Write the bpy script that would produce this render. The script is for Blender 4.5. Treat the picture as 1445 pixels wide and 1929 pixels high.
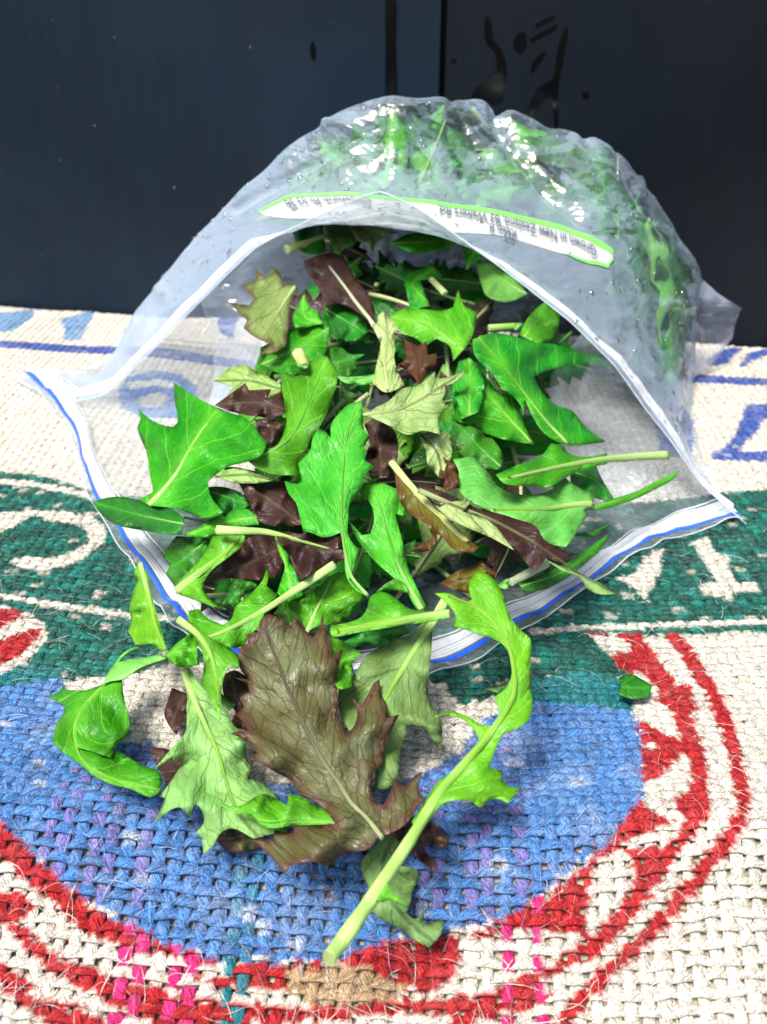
import bpy, math, random
import numpy as np
from mathutils import Vector, Matrix, noise
from mathutils.geometry import delaunay_2d_cdt

for _o in list(bpy.data.objects):
    bpy.data.objects.remove(_o, do_unlink=True)
scene = bpy.context.scene
col = scene.collection
rng = random.Random(7)
nrg = np.random.default_rng(7)
R = math.radians

# ------------------------------------------------------------------ camera
CAM_H = 0.145            # metres above the cloth
PITCH = R(29.6)
FPX = 1700.0             # focal length in pixels of the 1445 x 1929 photograph
W0, H0 = 1445.0, 1929.0
cam_d = bpy.data.cameras.new("camera")
cam = bpy.data.objects.new("camera", cam_d)
col.objects.link(cam)
cam.location = (0, 0, CAM_H)
cam.rotation_euler = (R(90) - PITCH, 0, 0)
cam_d.sensor_fit = 'VERTICAL'
cam_d.sensor_height = 24.0
cam_d.lens = 24.0 * FPX / H0
cam_d.clip_start = 0.005
cam_d.clip_end = 50
cam_d.dof.use_dof = True
cam_d.dof.focus_distance = 0.21
cam_d.dof.aperture_fstop = 16.0
scene.camera = cam

# ------------------------------------------------------------------ light
SUN_EL, SUN_AZ = R(64), R(222)      # azimuth of the sun, clockwise from +Y
world = bpy.data.worlds.new("World")
scene.world = world
world.use_nodes = True
wn = world.node_tree.nodes
wl = world.node_tree.links
wn.clear()
sky_n = wn.new('ShaderNodeTexSky')
sky_n.sky_type = 'NISHITA'
sky_n.sun_disc = False
sky_n.sun_elevation = SUN_EL
sky_n.sun_rotation = SUN_AZ
sky_n.air_density = 1.0
sky_n.dust_density = 4.0
sky_n.ozone_density = 1.0
bg_n = wn.new('ShaderNodeBackground')
bg_n.inputs['Strength'].default_value = 0.075
wo_n = wn.new('ShaderNodeOutputWorld')
wl.new(sky_n.outputs[0], bg_n.inputs['Color'])
wl.new(bg_n.outputs[0], wo_n.inputs['Surface'])
sun_d = bpy.data.lights.new("sun", 'SUN')
sun_d.energy = 2.4
sun_d.angle = R(20)
sun_d.color = (1.0, 0.97, 0.92)
sun = bpy.data.objects.new("sun", sun_d)
col.objects.link(sun)
sdir = Vector((math.sin(SUN_AZ) * math.cos(SUN_EL), math.cos(SUN_AZ) * math.cos(SUN_EL), math.sin(SUN_EL)))
sun.rotation_euler = (-sdir).to_track_quat('-Z', 'Y').to_euler()
sun.location = sdir * 2
vs = scene.view_settings
vs.view_transform = 'Standard'
vs.look = 'None'
vs.exposure = 1.58
vs.gamma = 1.0
vs.use_curve_mapping = False
scene.render.engine = 'CYCLES'
cy = scene.cycles
cy.max_bounces = 10
cy.transparent_max_bounces = 24
cy.transmission_bounces = 6
cy.caustics_reflective = False
cy.caustics_refractive = False
cy.sample_clamp_indirect = 4.0
cy.use_denoising = True
try:
    cy.denoiser = 'OPENIMAGEDENOISE'
except Exception:
    pass

# ------------------------------------------------------------------ photo -> place helpers
CS, SN = math.cos(PITCH), math.sin(PITCH)

def softplus(t):
    return np.logaddexp(0.0, t)

def ridge_y(x):
    return 0.127 - 0.03 * np.clip(x, -0.1, 0.1)

def ground_z(x, y):
    """height of the draped sack: level, a low ridge near the front, then it falls toward the viewer"""
    x = np.asarray(x, float); y = np.asarray(y, float)
    yr = ridge_y(x)
    w = 0.004
    z = -0.50 * w * softplus((yr - y) / w)
    z = z + 0.0028 * np.exp(-((y - yr - 0.001) / 0.011) ** 2)
    z = z + 0.0008 * np.sin(x * 46 + 1.3) * np.sin(y * 37 + .4) + 0.0005 * np.sin(x * 95 + y * 60)
    return z

def ray(px, py):
    px = np.asarray(px, float); py = np.asarray(py, float)
    a = (px - W0 / 2) / FPX
    b = (H0 / 2 - py) / FPX
    return a, CS + b * SN, -SN + b * CS          # direction per unit of axial depth

def P(px, py, dep):
    dx, dy, dz = ray(px, py)
    return np.stack([dx * dep, dy * dep, CAM_H + dz * dep], axis=-1)

def gdepth(px, py, dz=0.0):
    """axial depth at which the ray meets the sack (plus dz)"""
    rx, ry, rz = ray(px, py)
    d = (dz - CAM_H) / np.minimum(rz, -0.02)
    for _ in range(25):
        z = ground_z(rx * d, ry * d) + dz
        d = 0.5 * d + 0.5 * (z - CAM_H) / np.minimum(rz, -0.02)
    return d

def G(px, py, dz=0.0):
    return P(px, py, gdepth(px, py, dz))

_dp_y = np.array([300, 440, 600, 800, 1000, 1200, 1400, 1600, 1750, 1950.])
_dp_d = np.array([.385, .36, .305, .262, .230, .207, .187, .172, .159, .14])
def pile_depth(px, py):
    px = np.asarray(px, float); py = np.asarray(py, float)
    d = np.interp(py, _dp_y, _dp_d)
    t = np.clip((np.abs(px - 690) - 230) / 420, 0, 1)
    t = t * t * (3 - 2 * t)
    g = gdepth(px, np.maximum(py, 520), 0.006)
    return d * (1 - t) + np.minimum(g, 0.36) * t

# ------------------------------------------------------------------ mesh helpers
def fast_mesh(name, verts, quads=None, tris=None, smooth=True):
    verts = np.asarray(verts, np.float32)
    me = bpy.data.meshes.new(name)
    me.vertices.add(len(verts))
    me.vertices.foreach_set('co', verts.ravel())
    li, ls, lt = [], [], []
    off = 0
    for arr, k in ((quads, 4), (tris, 3)):
        if arr is None or len(arr) == 0:
            continue
        arr = np.asarray(arr, np.int32)
        li.append(arr.ravel())
        ls.append(off + np.arange(len(arr), dtype=np.int32) * k)
        lt.append(np.full(len(arr), k, np.int32))
        off += arr.size
    li = np.concatenate(li); ls = np.concatenate(ls); lt = np.concatenate(lt)
    me.loops.add(len(li))
    me.loops.foreach_set('vertex_index', li)
    me.polygons.add(len(ls))
    me.polygons.foreach_set('loop_start', ls)
    me.polygons.foreach_set('loop_total', lt)
    me.polygons.foreach_set('use_smooth', np.full(len(ls), smooth))
    me.update(calc_edges=True)
    return me

def link(name, me, mat=None, parent=None):
    o = bpy.data.objects.new(name, me)
    col.objects.link(o)
    if parent is not None:
        o.parent = parent
        off, q = Vector((0, 0, 0)), parent
        while q is not None:
            off += q.location; q = q.parent
        if off.length > 0:
            me.transform(Matrix.Translation(-off))      # meshes are built in place, then made local to their thing
    if mat is not None and me is not None:
        for m in (mat if isinstance(mat, (list, tuple)) else [mat]):
            me.materials.append(m)
    return o

def thing(name, label, cat, loc=(0, 0, 0), group=None):
    o = bpy.data.objects.new(name, None)
    o.empty_display_size = 0.01
    o.location = loc
    col.objects.link(o)
    o['label'] = label
    o['category'] = cat
    if group:
        o['group'] = group
    return o

def grid_quads(nu, nv):
    i = np.arange(nu - 1)[:, None]; j = np.arange(nv - 1)[None, :]
    a = (i * nv + j).ravel()
    return np.stack([a, a + nv, a + nv + 1, a + 1], axis=-1)

def tube_verts(path, rad, sides=8, flat=1.0, nrm=None, rib=0.0):
    """tube along a path (n,3) with per-point radius; returns verts, quads, tris (caps)"""
    path = np.asarray(path, float); n = len(path)
    rad = np.broadcast_to(np.asarray(rad, float), (n,))
    t = np.gradient(path, axis=0)
    t /= np.linalg.norm(t, axis=1, keepdims=True) + 1e-12
    ref = np.array([0.13, 0.31, 0.94]) if nrm is None else np.asarray(nrm, float)
    s = np.cross(t, ref); s /= np.linalg.norm(s, axis=1, keepdims=True) + 1e-12
    u = np.cross(s, t)
    a = np.linspace(0, 2 * math.pi, sides, endpoint=False)
    rr = 1 + rib * np.cos(a * 4)
    v = path[:, None, :] + rad[:, None, None] * rr[None, :, None] * (np.cos(a)[None, :, None] * s[:, None, :] + flat * np.sin(a)[None, :, None] * u[:, None, :])
    v = v.reshape(-1, 3)
    i = np.arange(n - 1)[:, None]; j = np.arange(sides)[None, :]
    j2 = (j + 1) % sides
    q = np.stack([(i * sides + j), (i * sides + j2), ((i + 1) * sides + j2), ((i + 1) * sides + j)], axis=-1).reshape(-1, 4)
    v = np.vstack([v, path[:1], path[-1:]])
    c0, c1 = n * sides, n * sides + 1
    jj = np.arange(sides)
    t0 = np.stack([np.full(sides, c0), (jj + 1) % sides, jj], axis=-1)
    t1 = np.stack([np.full(sides, c1), (n - 1) * sides + jj, (n - 1) * sides + (jj + 1) % sides], axis=-1)
    return v, q, np.vstack([t0, t1])

def catmull(pts, per=8, closed=False):
    pts = np.asarray(pts, float); n = len(pts)
    if n < 3:
        t = np.linspace(0, 1, per * 2 + 1)[:, None]
        return pts[0] * (1 - t) + pts[-1] * t
    out = []
    rngk = n if closed else n - 1
    for k in range(rngk):
        p1, p2 = pts[k], pts[(k + 1) % n]
        p0 = pts[k - 1] if (k > 0 or closed) else 2 * p1 - p2
        p3 = pts[(k + 2) % n] if (k + 2 < n or closed) else 2 * p2 - p1
        t = np.linspace(0, 1, per, endpoint=False)[:, None]
        out.append(.5 * ((2 * p1) + (-p0 + p2) * t + (2 * p0 - 5 * p1 + 4 * p2 - p3) * t ** 2 + (-p0 + 3 * p1 - 3 * p2 + p3) * t ** 3))
    o = np.vstack(out)
    return o if closed else np.vstack([o, pts[-1:]])

# ------------------------------------------------------------------ materials
def new_mat(name):
    m = bpy.data.materials.new(name)
    m.use_nodes = True
    nt = m.node_tree
    nt.nodes.clear()
    out = nt.nodes.new('ShaderNodeOutputMaterial')
    return m, nt.nodes, nt.links, out

class NB:
    """tiny node-building helper"""
    def __init__(s, nodes, links):
        s.n, s.l = nodes, links
    def put(s, sock, v):
        if v is None: return
        if isinstance(v, bpy.types.NodeSocket): s.l.new(v, sock)
        else: sock.default_value = v
    def math(s, op, a, b=None, c=None, clamp=False):
        n = s.n.new('ShaderNodeMath'); n.operation = op; n.use_clamp = clamp
        s.put(n.inputs[0], a); s.put(n.inputs[1], b)
        if c is not None: s.put(n.inputs[2], c)
        return n.outputs[0]
    def noise(s, vec, scale, detail=2.0, rough=.5, dist=0.0, out='Fac'):
        n = s.n.new('ShaderNodeTexNoise')
        s.put(n.inputs['Vector'], vec); n.inputs['Scale'].default_value = scale
        n.inputs['Detail'].default_value = detail; n.inputs['Roughness'].default_value = rough
        n.inputs['Distortion'].default_value = dist
        return n.outputs[out]
    def ramp(s, fac, stops):
        n = s.n.new('ShaderNodeValToRGB')
        el = n.color_ramp.elements
        while len(el) < len(stops): el.new(.5)
        for e, (p, c) in zip(el, stops):
            e.position = p
            e.color = c if len(c) == 4 else (*c, 1)
        s.put(n.inputs[0], fac)
        return n.outputs[0]
    def mix(s, fac, a, b, mode='MIX'):
        n = s.n.new('ShaderNodeMix'); n.data_type = 'RGBA'; n.blend_type = mode
        s.put(n.inputs[0], fac)
        for k, v in ((6, a), (7, b)):
            if isinstance(v, tuple) and len(v) == 3: v = (*v, 1)
            s.put(n.inputs[k], v)
        return n.outputs[2]
    def smooth(s, v, lo, hi, a=0.0, b=1.0):
        n = s.n.new('ShaderNodeMapRange'); n.interpolation_type = 'SMOOTHSTEP'
        s.put(n.inputs[0], v)
        for k, x in ((1, lo), (2, hi), (3, a), (4, b)): n.inputs[k].default_value = x
        return n.outputs[0]
    def attr(s, name, out='Vector'):
        n = s.n.new('ShaderNodeAttribute'); n.attribute_name = name
        return n.outputs[out]
    def bump(s, h, strength=.5, dist=.001, normal=None):
        n = s.n.new('ShaderNodeBump')
        n.inputs['Strength'].default_value = strength; n.inputs['Distance'].default_value = dist
        s.put(n.inputs['Height'], h); s.put(n.inputs['Normal'], normal)
        return n.outputs[0]
    def mixsh(s, fac, a, b):
        n = s.n.new('ShaderNodeMixShader'); s.put(n.inputs[0], fac); s.l.new(a, n.inputs[1]); s.l.new(b, n.inputs[2])
        return n.outputs[0]

def principled(nb, **kw):
    b = nb.n.new('ShaderNodeBsdfPrincipled')
    for k, v in kw.items():
        k = k.replace('_', ' ')
        if isinstance(v, tuple) and len(v) == 3: v = (*v, 1)
        nb.put(b.inputs[k], v)
    return b.outputs[0]

def simple_mat(name, colr, rough=.5, spec=.5, bump=None):
    m, n, l, out = new_mat(name); nb = NB(n, l)
    tc = n.new('ShaderNodeTexCoord').outputs['Object']
    c = nb.mix(nb.noise(tc, 300, 3), tuple(x * .85 for x in colr), tuple(min(1, x * 1.1) for x in colr))
    nm = nb.bump(nb.noise(tc, bump[0], 3), bump[1], bump[2]) if bump else None
    l.new(principled(nb, Base_Color=c, Roughness=rough, Specular_IOR_Level=spec, Normal=nm), out.inputs[0])
    return m

def leaf_mat(name, base, base2, vein, rim=None, vein_w=.03, net=.5, rough=.38, transl=.22, tcol=None, puff=1.0, veinmix=.9, latmix=1.0, rimw=(.12, .42)):
    m, n, l, out = new_mat(name); nb = NB(n, l)
    uv = nb.attr('leaf_uv')
    sep = n.new('ShaderNodeSeparateXYZ'); l.new(uv, sep.inputs[0])
    s_, d_ = sep.outputs[0], sep.outputs[1]
    edge = nb.attr('edge', 'Fac')
    ad = nb.math('ABSOLUTE', d_)
    wob = nb.noise(uv, 1.6, 2)
    q = nb.math('SUBTRACT', nb.math('MULTIPLY', s_, 1.0), nb.math('MULTIPLY', ad, 1.45))
    q = nb.math('ADD', q, nb.math('MULTIPLY', wob, .55))
    fr = nb.math('ABSOLUTE', nb.math('SUBTRACT', nb.math('FRACT', nb.math('MULTIPLY', q, .95)), .5))
    lat = nb.smooth(fr, vein_w * .5, vein_w * 2.0, latmix, 0.0)
    dn = nb.noise(uv, 3.0, 2, out='Color')
    dv = n.new('ShaderNodeVectorMath'); dv.operation = 'MULTIPLY_ADD'
    cmb = n.new('ShaderNodeCombineXYZ')
    l.new(nb.math('SUBTRACT', nb.math('MULTIPLY', s_, .75), nb.math('MULTIPLY', ad, .8)), cmb.inputs[0]); l.new(d_, cmb.inputs[1]); l.new(sep.outputs[2], cmb.inputs[2])
    l.new(dn, dv.inputs[0]); dv.inputs[1].default_value = (.3, .3, 0); l.new(cmb.outputs[0], dv.inputs[2])
    vo = n.new('ShaderNodeTexVoronoi'); vo.feature = 'DISTANCE_TO_EDGE'
    vo.inputs['Scale'].default_value = 3.3; l.new(dv.outputs[0], vo.inputs['Vector'])
    netm = nb.smooth(vo.outputs['Distance'], .008, .035, net, 0.0)
    mid = nb.smooth(ad, .015, .06, 1.0, 0.0)
    vm = nb.math('MAXIMUM', nb.math('MAXIMUM', lat, netm), mid, clamp=True)
    mott = nb.smooth(nb.noise(uv, 1.1, 4, .6), .35, .68)
    c = nb.mix(mott, base, base2)
    oi = n.new('ShaderNodeObjectInfo').outputs['Random']
    hs = n.new('ShaderNodeHueSaturation')
    nb.put(hs.inputs['Hue'], nb.math('ADD', nb.math('MULTIPLY', oi, -.06), .522)); nb.put(hs.inputs['Value'], nb.math('ADD', nb.math('MULTIPLY', nb.math('FRACT', nb.math('MULTIPLY', oi, 7.3)), .45), .74))
    hs.inputs['Saturation'].default_value = 1.0; l.new(c, hs.inputs['Color']); c = hs.outputs[0]
    c = nb.mix(nb.smooth(nb.math('ADD', ad, nb.math('MULTIPLY', nb.noise(uv, 1.8, 3), .5)), .15, .75, .45, 0.0), c, tuple(min(1, a_ * .5 + b_ * .75) for a_, b_ in zip(base2, vein if vein[1] > .2 else base2)))
    bru = nb.smooth(nb.noise(uv, 3.4, 4, .7), .66, .74)
    c = nb.mix(nb.math('MULTIPLY', bru, .35), c, tuple(x * .45 for x in base))
    pal = nb.smooth(nb.noise(uv, 5.0, 2, .5), .72, .78)
    c = nb.mix(nb.math('MULTIPLY', pal, .35), c, tuple(min(1, x * 1.5 + .03) for x in base2))
    fine = nb.noise(uv, 14, 3)
    c = nb.mix(nb.math('MULTIPLY', fine, .3), c, tuple(x * .55 for x in base))
    if rim is not None:
        e = nb.smooth(nb.math('ADD', edge, nb.math('MULTIPLY', nb.noise(uv, 2.2, 3), .30)), rimw[0], rimw[1], 1.0, 0.0)
        c = nb.mix(e, c, rim)
    c = nb.mix(nb.math('MULTIPLY', vm, veinmix), c, vein)
    hump = nb.math('SUBTRACT', nb.smooth(vo.outputs['Distance'], 0.0, .25), nb.math('MULTIPLY', vm, .9))
    h = nb.math('ADD', nb.math('MULTIPLY', hump, .40 * puff), nb.math('MULTIPLY', nb.noise(uv, 4, 3), .55))
    v2 = n.new('ShaderNodeTexVoronoi'); v2.feature = 'DISTANCE_TO_EDGE'; v2.inputs['Scale'].default_value = 9.0; l.new(dv.outputs[0], v2.inputs['Vector'])
    h = nb.math('ADD', h, nb.math('MULTIPLY', nb.smooth(v2.outputs['Distance'], 0.0, .12), .14 * (.5 + puff)))
    h = nb.math('ADD', h, nb.math('MULTIPLY', nb.noise(uv, 26, 2), .10))
    nm = nb.bump(h, .55, .0006)
    rgh = nb.smooth(nb.noise(uv, 2.5, 4, .65), .3, .7, rough - .14, rough + .18)
    p = principled(nb, Base_Color=c, Roughness=rgh, Specular_IOR_Level=.4, Normal=nm)
    t = n.new('ShaderNodeBsdfTranslucent')
    nb.put(t.inputs[0], nb.mix(.45, c, tcol or base))
    l.new(nm, t.inputs['Normal'])
    l.new(nb.mixsh(transl, p, t.outputs[0]), out.inputs[0])
    return m

def stem_mat(name, c1, c2, rough=.4):
    m, n, l, out = new_mat(name); nb = NB(n, l)
    v = nb.attr('leaf_uv')
    alg = nb.attr('along', 'Fac')
    mp = n.new('ShaderNodeMapping'); mp.inputs['Scale'].default_value = (.35, 12, 12); l.new(v, mp.inputs[0])
    f = nb.noise(mp.outputs[0], 2.0, 3)
    c = nb.mix(nb.smooth(f, .3, .7), c1, c2)
    c = nb.mix(nb.smooth(alg, 0.0, .65, .95, 0.0), c, tuple(min(.8, x * .6 + y) for x, y in zip(c2, (.30, .40, .17))))
    c = nb.mix(nb.math('MULTIPLY', nb.smooth(nb.noise(v, 4, 3), .60, .72), .22), c, tuple(x * .7 for x in c1))
    c = nb.mix(nb.smooth(alg, .0, .012, .55, 0.0), c, (.30, .30, .16))
    nm = nb.bump(f, .7, .0007)
    p = principled(nb, Base_Color=c, Roughness=rough, Subsurface_Weight=.0, Normal=nm)
    t = n.new('ShaderNodeBsdfTranslucent'); nb.put(t.inputs[0], c)
    l.new(nb.mixsh(.2, p, t.outputs[0]), out.inputs[0])
    return m

# ================================================================== SETTING: wall behind, board below
def wall_y(x):
    return 0.4475 - 0.165 * np.asarray(x, float)
WDIR = np.array([1.0, -0.165, 0.0]); WDIR /= np.linalg.norm(WDIR)
WNRM = np.array([-0.165, -1.0, 0.0]); WNRM /= np.linalg.norm(WNRM)      # toward the viewer
W_O = np.array([0.0, 0.4475, 0.0])

def on_wall(px, py, proud=0.0):
    rx, ry, rz = ray(px, py)
    d = np.stack([rx, ry, rz], -1)
    c = np.array([0, 0, CAM_H])
    t = ((W_O + WNRM * proud - c) @ WNRM) / (d @ WNRM)
    return c + d * t[..., None]

def wall_mat(name, c1, c2, rough):
    m, n, l, out = new_mat(name); nb = NB(n, l)
    tc = n.new('ShaderNodeTexCoord').outputs['Object']
    mp = n.new('ShaderNodeMapping'); mp.inputs['Scale'].default_value = (260, 260, 6); l.new(tc, mp.inputs[0])
    brush = nb.noise(mp.outputs[0], 1.0, 3)
    big = nb.noise(tc, 9, 3)
    c = nb.mix(nb.smooth(big, .3, .7), c1, c2)
    c = nb.mix(nb.math('MULTIPLY', nb.smooth(brush, .45, .7), .14), c, tuple(x * 1.5 for x in c2))
    spk = nb.smooth(nb.noise(tc, 420, 1), .78, .82)
    c = nb.mix(nb.math('MULTIPLY', spk, .15), c, (.12, .15, .18))
    r = nb.smooth(nb.noise(tc, 14, 3), .3, .7, rough - .06, rough + .08)
    nm = nb.bump(nb.math('ADD', nb.math('MULTIPLY', brush, .35), nb.math('MULTIPLY', nb.noise(tc, 45, 2), .6)), .12, .0006)
    l.new(principled(nb, Base_Color=c, Roughness=r, Specular_IOR_Level=.2, Normal=nm), out.inputs[0])
    return m

M_wall_l = wall_mat('wall_paint_left', (.0046, .0110, .0205), (.0075, .0165, .0290), .42)
M_wall_r = wall_mat('wall_paint_right', (.0024, .0046, .0075), (.0040, .0072, .0115), .40)
M_wall_back = simple_mat('wall_gap', (.004, .005, .006), .7, .2)
M_wet = simple_mat('wet_streak', (.0015, .002, .003), .12, .35)

wall = thing('wall', 'dark painted panel wall', 'wall', tuple(W_O))
del wall['category'], wall['label']
wall['kind'] = 'structure'

def wall_box(name, s0, s1, z0, z1, n0, n1, mat, bev=.0009, tilt=0.0):
    """panel between wall distances s0..s1 with rounded vertical edges"""
    prof = []
    k = 5
    for a in np.linspace(0, math.pi / 2, k):
        prof.append((s0 + bev - bev * math.cos(a), n1 - bev + bev * math.sin(a)))
    for a in np.linspace(math.pi / 2, 0, k):
        prof.append((s1 - bev + bev * math.cos(a), n1 - bev + bev * math.sin(a)))
    prof = [(s0, n0)] + prof + [(s1, n0)]
    vs_ = []
    for z in (z0, z1):
        for s, nn in prof:
            vs_.append(W_O + WDIR * s + WNRM * (nn + tilt * (s - s0)) + np.array([0, 0, z]))
    m = len(prof)
    q = [(i, i + 1, m + i + 1, m + i) for i in range(m - 1)] + [(m - 1, 0, m, 2 * m - 1)]
    me = bpy.data.meshes.new(name)
    me.from_pydata([tuple(v) for v in vs_], [], q + [tuple(range(m))[::-1], tuple(range(m, 2 * m))])
    me.update()
    return link(name, me, mat, wall)

def wall_s(px, py=60):
    p = on_wall(np.array([px]), np.array([py]))[0]
    return float((p - W_O) @ WDIR)
sA, sB = wall_s(735), wall_s(836)
wall_box('backing', -0.75, 0.75, -.06, .56, -.02, -.006, M_wall_back)
wall_box('panel', -0.74, sA - .0016, -.055, .555, -.0058, .0, M_wall_l)
wall_box('panel', sA + .0014, sB - .0012, -.055, .555, -.0058, -.0003, M_wall_l)
wall_box('panel', sB + .0010, 0.74, -.055, .555, -.0058, .0006, M_wall_r, bev=.0016)

def wall_patch(name, pts, mat, proud=.00075):
    pts = catmull(np.array(pts, float), 4, closed=True)
    v = on_wall(pts[:, 0], pts[:, 1], proud)
    c = v.mean(0, keepdims=True)
    back = v - WNRM * .0003
    n = len(v)
    r = delaunay_2d_cdt([Vector((a, b)) for a, b in pts], [], [list(range(n))], 1, 1e-4)
    tri = [tuple(f) for f in r[2]]
    me = bpy.data.meshes.new(name)
    ov = [Vector(p) for p in on_wall(np.array([a.x for a in r[0]]), np.array([a.y for a in r[0]]), proud)]
    me.from_pydata(ov, [], tri); me.update()
    return link(name, me, mat, wall)
streaks = [
    [(916, 30), (926, 45), (930, 75), (945, 95), (953, 120), (955, 150), (952, 175), (940, 195), (910, 195), (888, 190), (895, 165), (915, 145), (935, 130), (932, 100), (918, 85), (912, 60)],
    [(1066, 50), (1070, 65), (1060, 120), (1052, 165), (1052, 230), (1045, 240), (1040, 190), (1030, 185), (1010, 205), (1000, 235), (992, 225), (998, 195), (1015, 165), (1042, 145), (1050, 95)],
    [(980, 60), (990, 65), (992, 85), (982, 100), (968, 92), (970, 72)],
    [(1010, 45), (1040, 30), (1045, 36), (1025, 46), (1012, 52)],
    [(1000, 72), (1040, 50), (1050, 46), (1046, 56), (1010, 76), (1002, 80)],
    [(1002, 120), (1022, 98), (1028, 102), (1010, 130), (1002, 138)],
    [(850, 112), (858, 110), (859, 122), (851, 124)],
    [(1096, 176), (1108, 174), (1110, 184), (1100, 186)],
    [(586, 80), (592, 82), (593, 104), (588, 112), (584, 98)],
]
for st in streaks:
    wall_patch('water_streak', st, M_wet)
wall_patch('water_streak', [(727, 0), (738, -20), (743, 0), (742, 70), (744, 130), (742, 184), (730, 186), (728, 130), (727, 70)], M_wet, .0013)

# small dried drops on the wall
M_drop_dry = simple_mat('dried_drop', (.16, .19, .22), .3, .5)
dv, dt = [], []
for _ in range(22):
    px, py = rng.uniform(10, 1435), rng.uniform(5, 560)
    r = rng.uniform(.00012, .00042)
    c = on_wall(np.array([px]), np.array([py]), .0004)[0]
    b = len(dv)
    dv.append(c + WNRM * r * .5)
    for a in range(8):
        an = a * math.pi / 4
        dv.append(c + WDIR * r * math.cos(an) + np.array([0, 0, 1]) * r * 1.3 * math.sin(an))
    dt += [(b, b + 1 + a, b + 1 + (a + 1) % 8) for a in range(8)]
o = link('dried_drops', fast_mesh('dried_drops', dv, tris=dt), M_drop_dry, wall)
o['kind'] = 'stuff'

# board under the sack
M_board = simple_mat('board', (.06, .05, .04), .7, .3, (90, .3, .001))
xs = np.linspace(-.62, .62, 40); ys = np.linspace(.02, .62, 40)
gx, gy = np.meshgrid(xs, ys, indexing='ij')
gv = np.stack([gx, gy, ground_z(gx, gy) - .0062], -1).reshape(-1, 3)
bd = link('ground', fast_mesh('ground', gv, grid_quads(40, 40)), M_board)
bd['kind'] = 'structure'

# ================================================================== BURLAP SACK
PW, QW = 0.0032, 0.0023            # warp and weft spacing
def poly(s):
    return np.array([[float(v) for v in p.split(',')] for p in s.split()])

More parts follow.
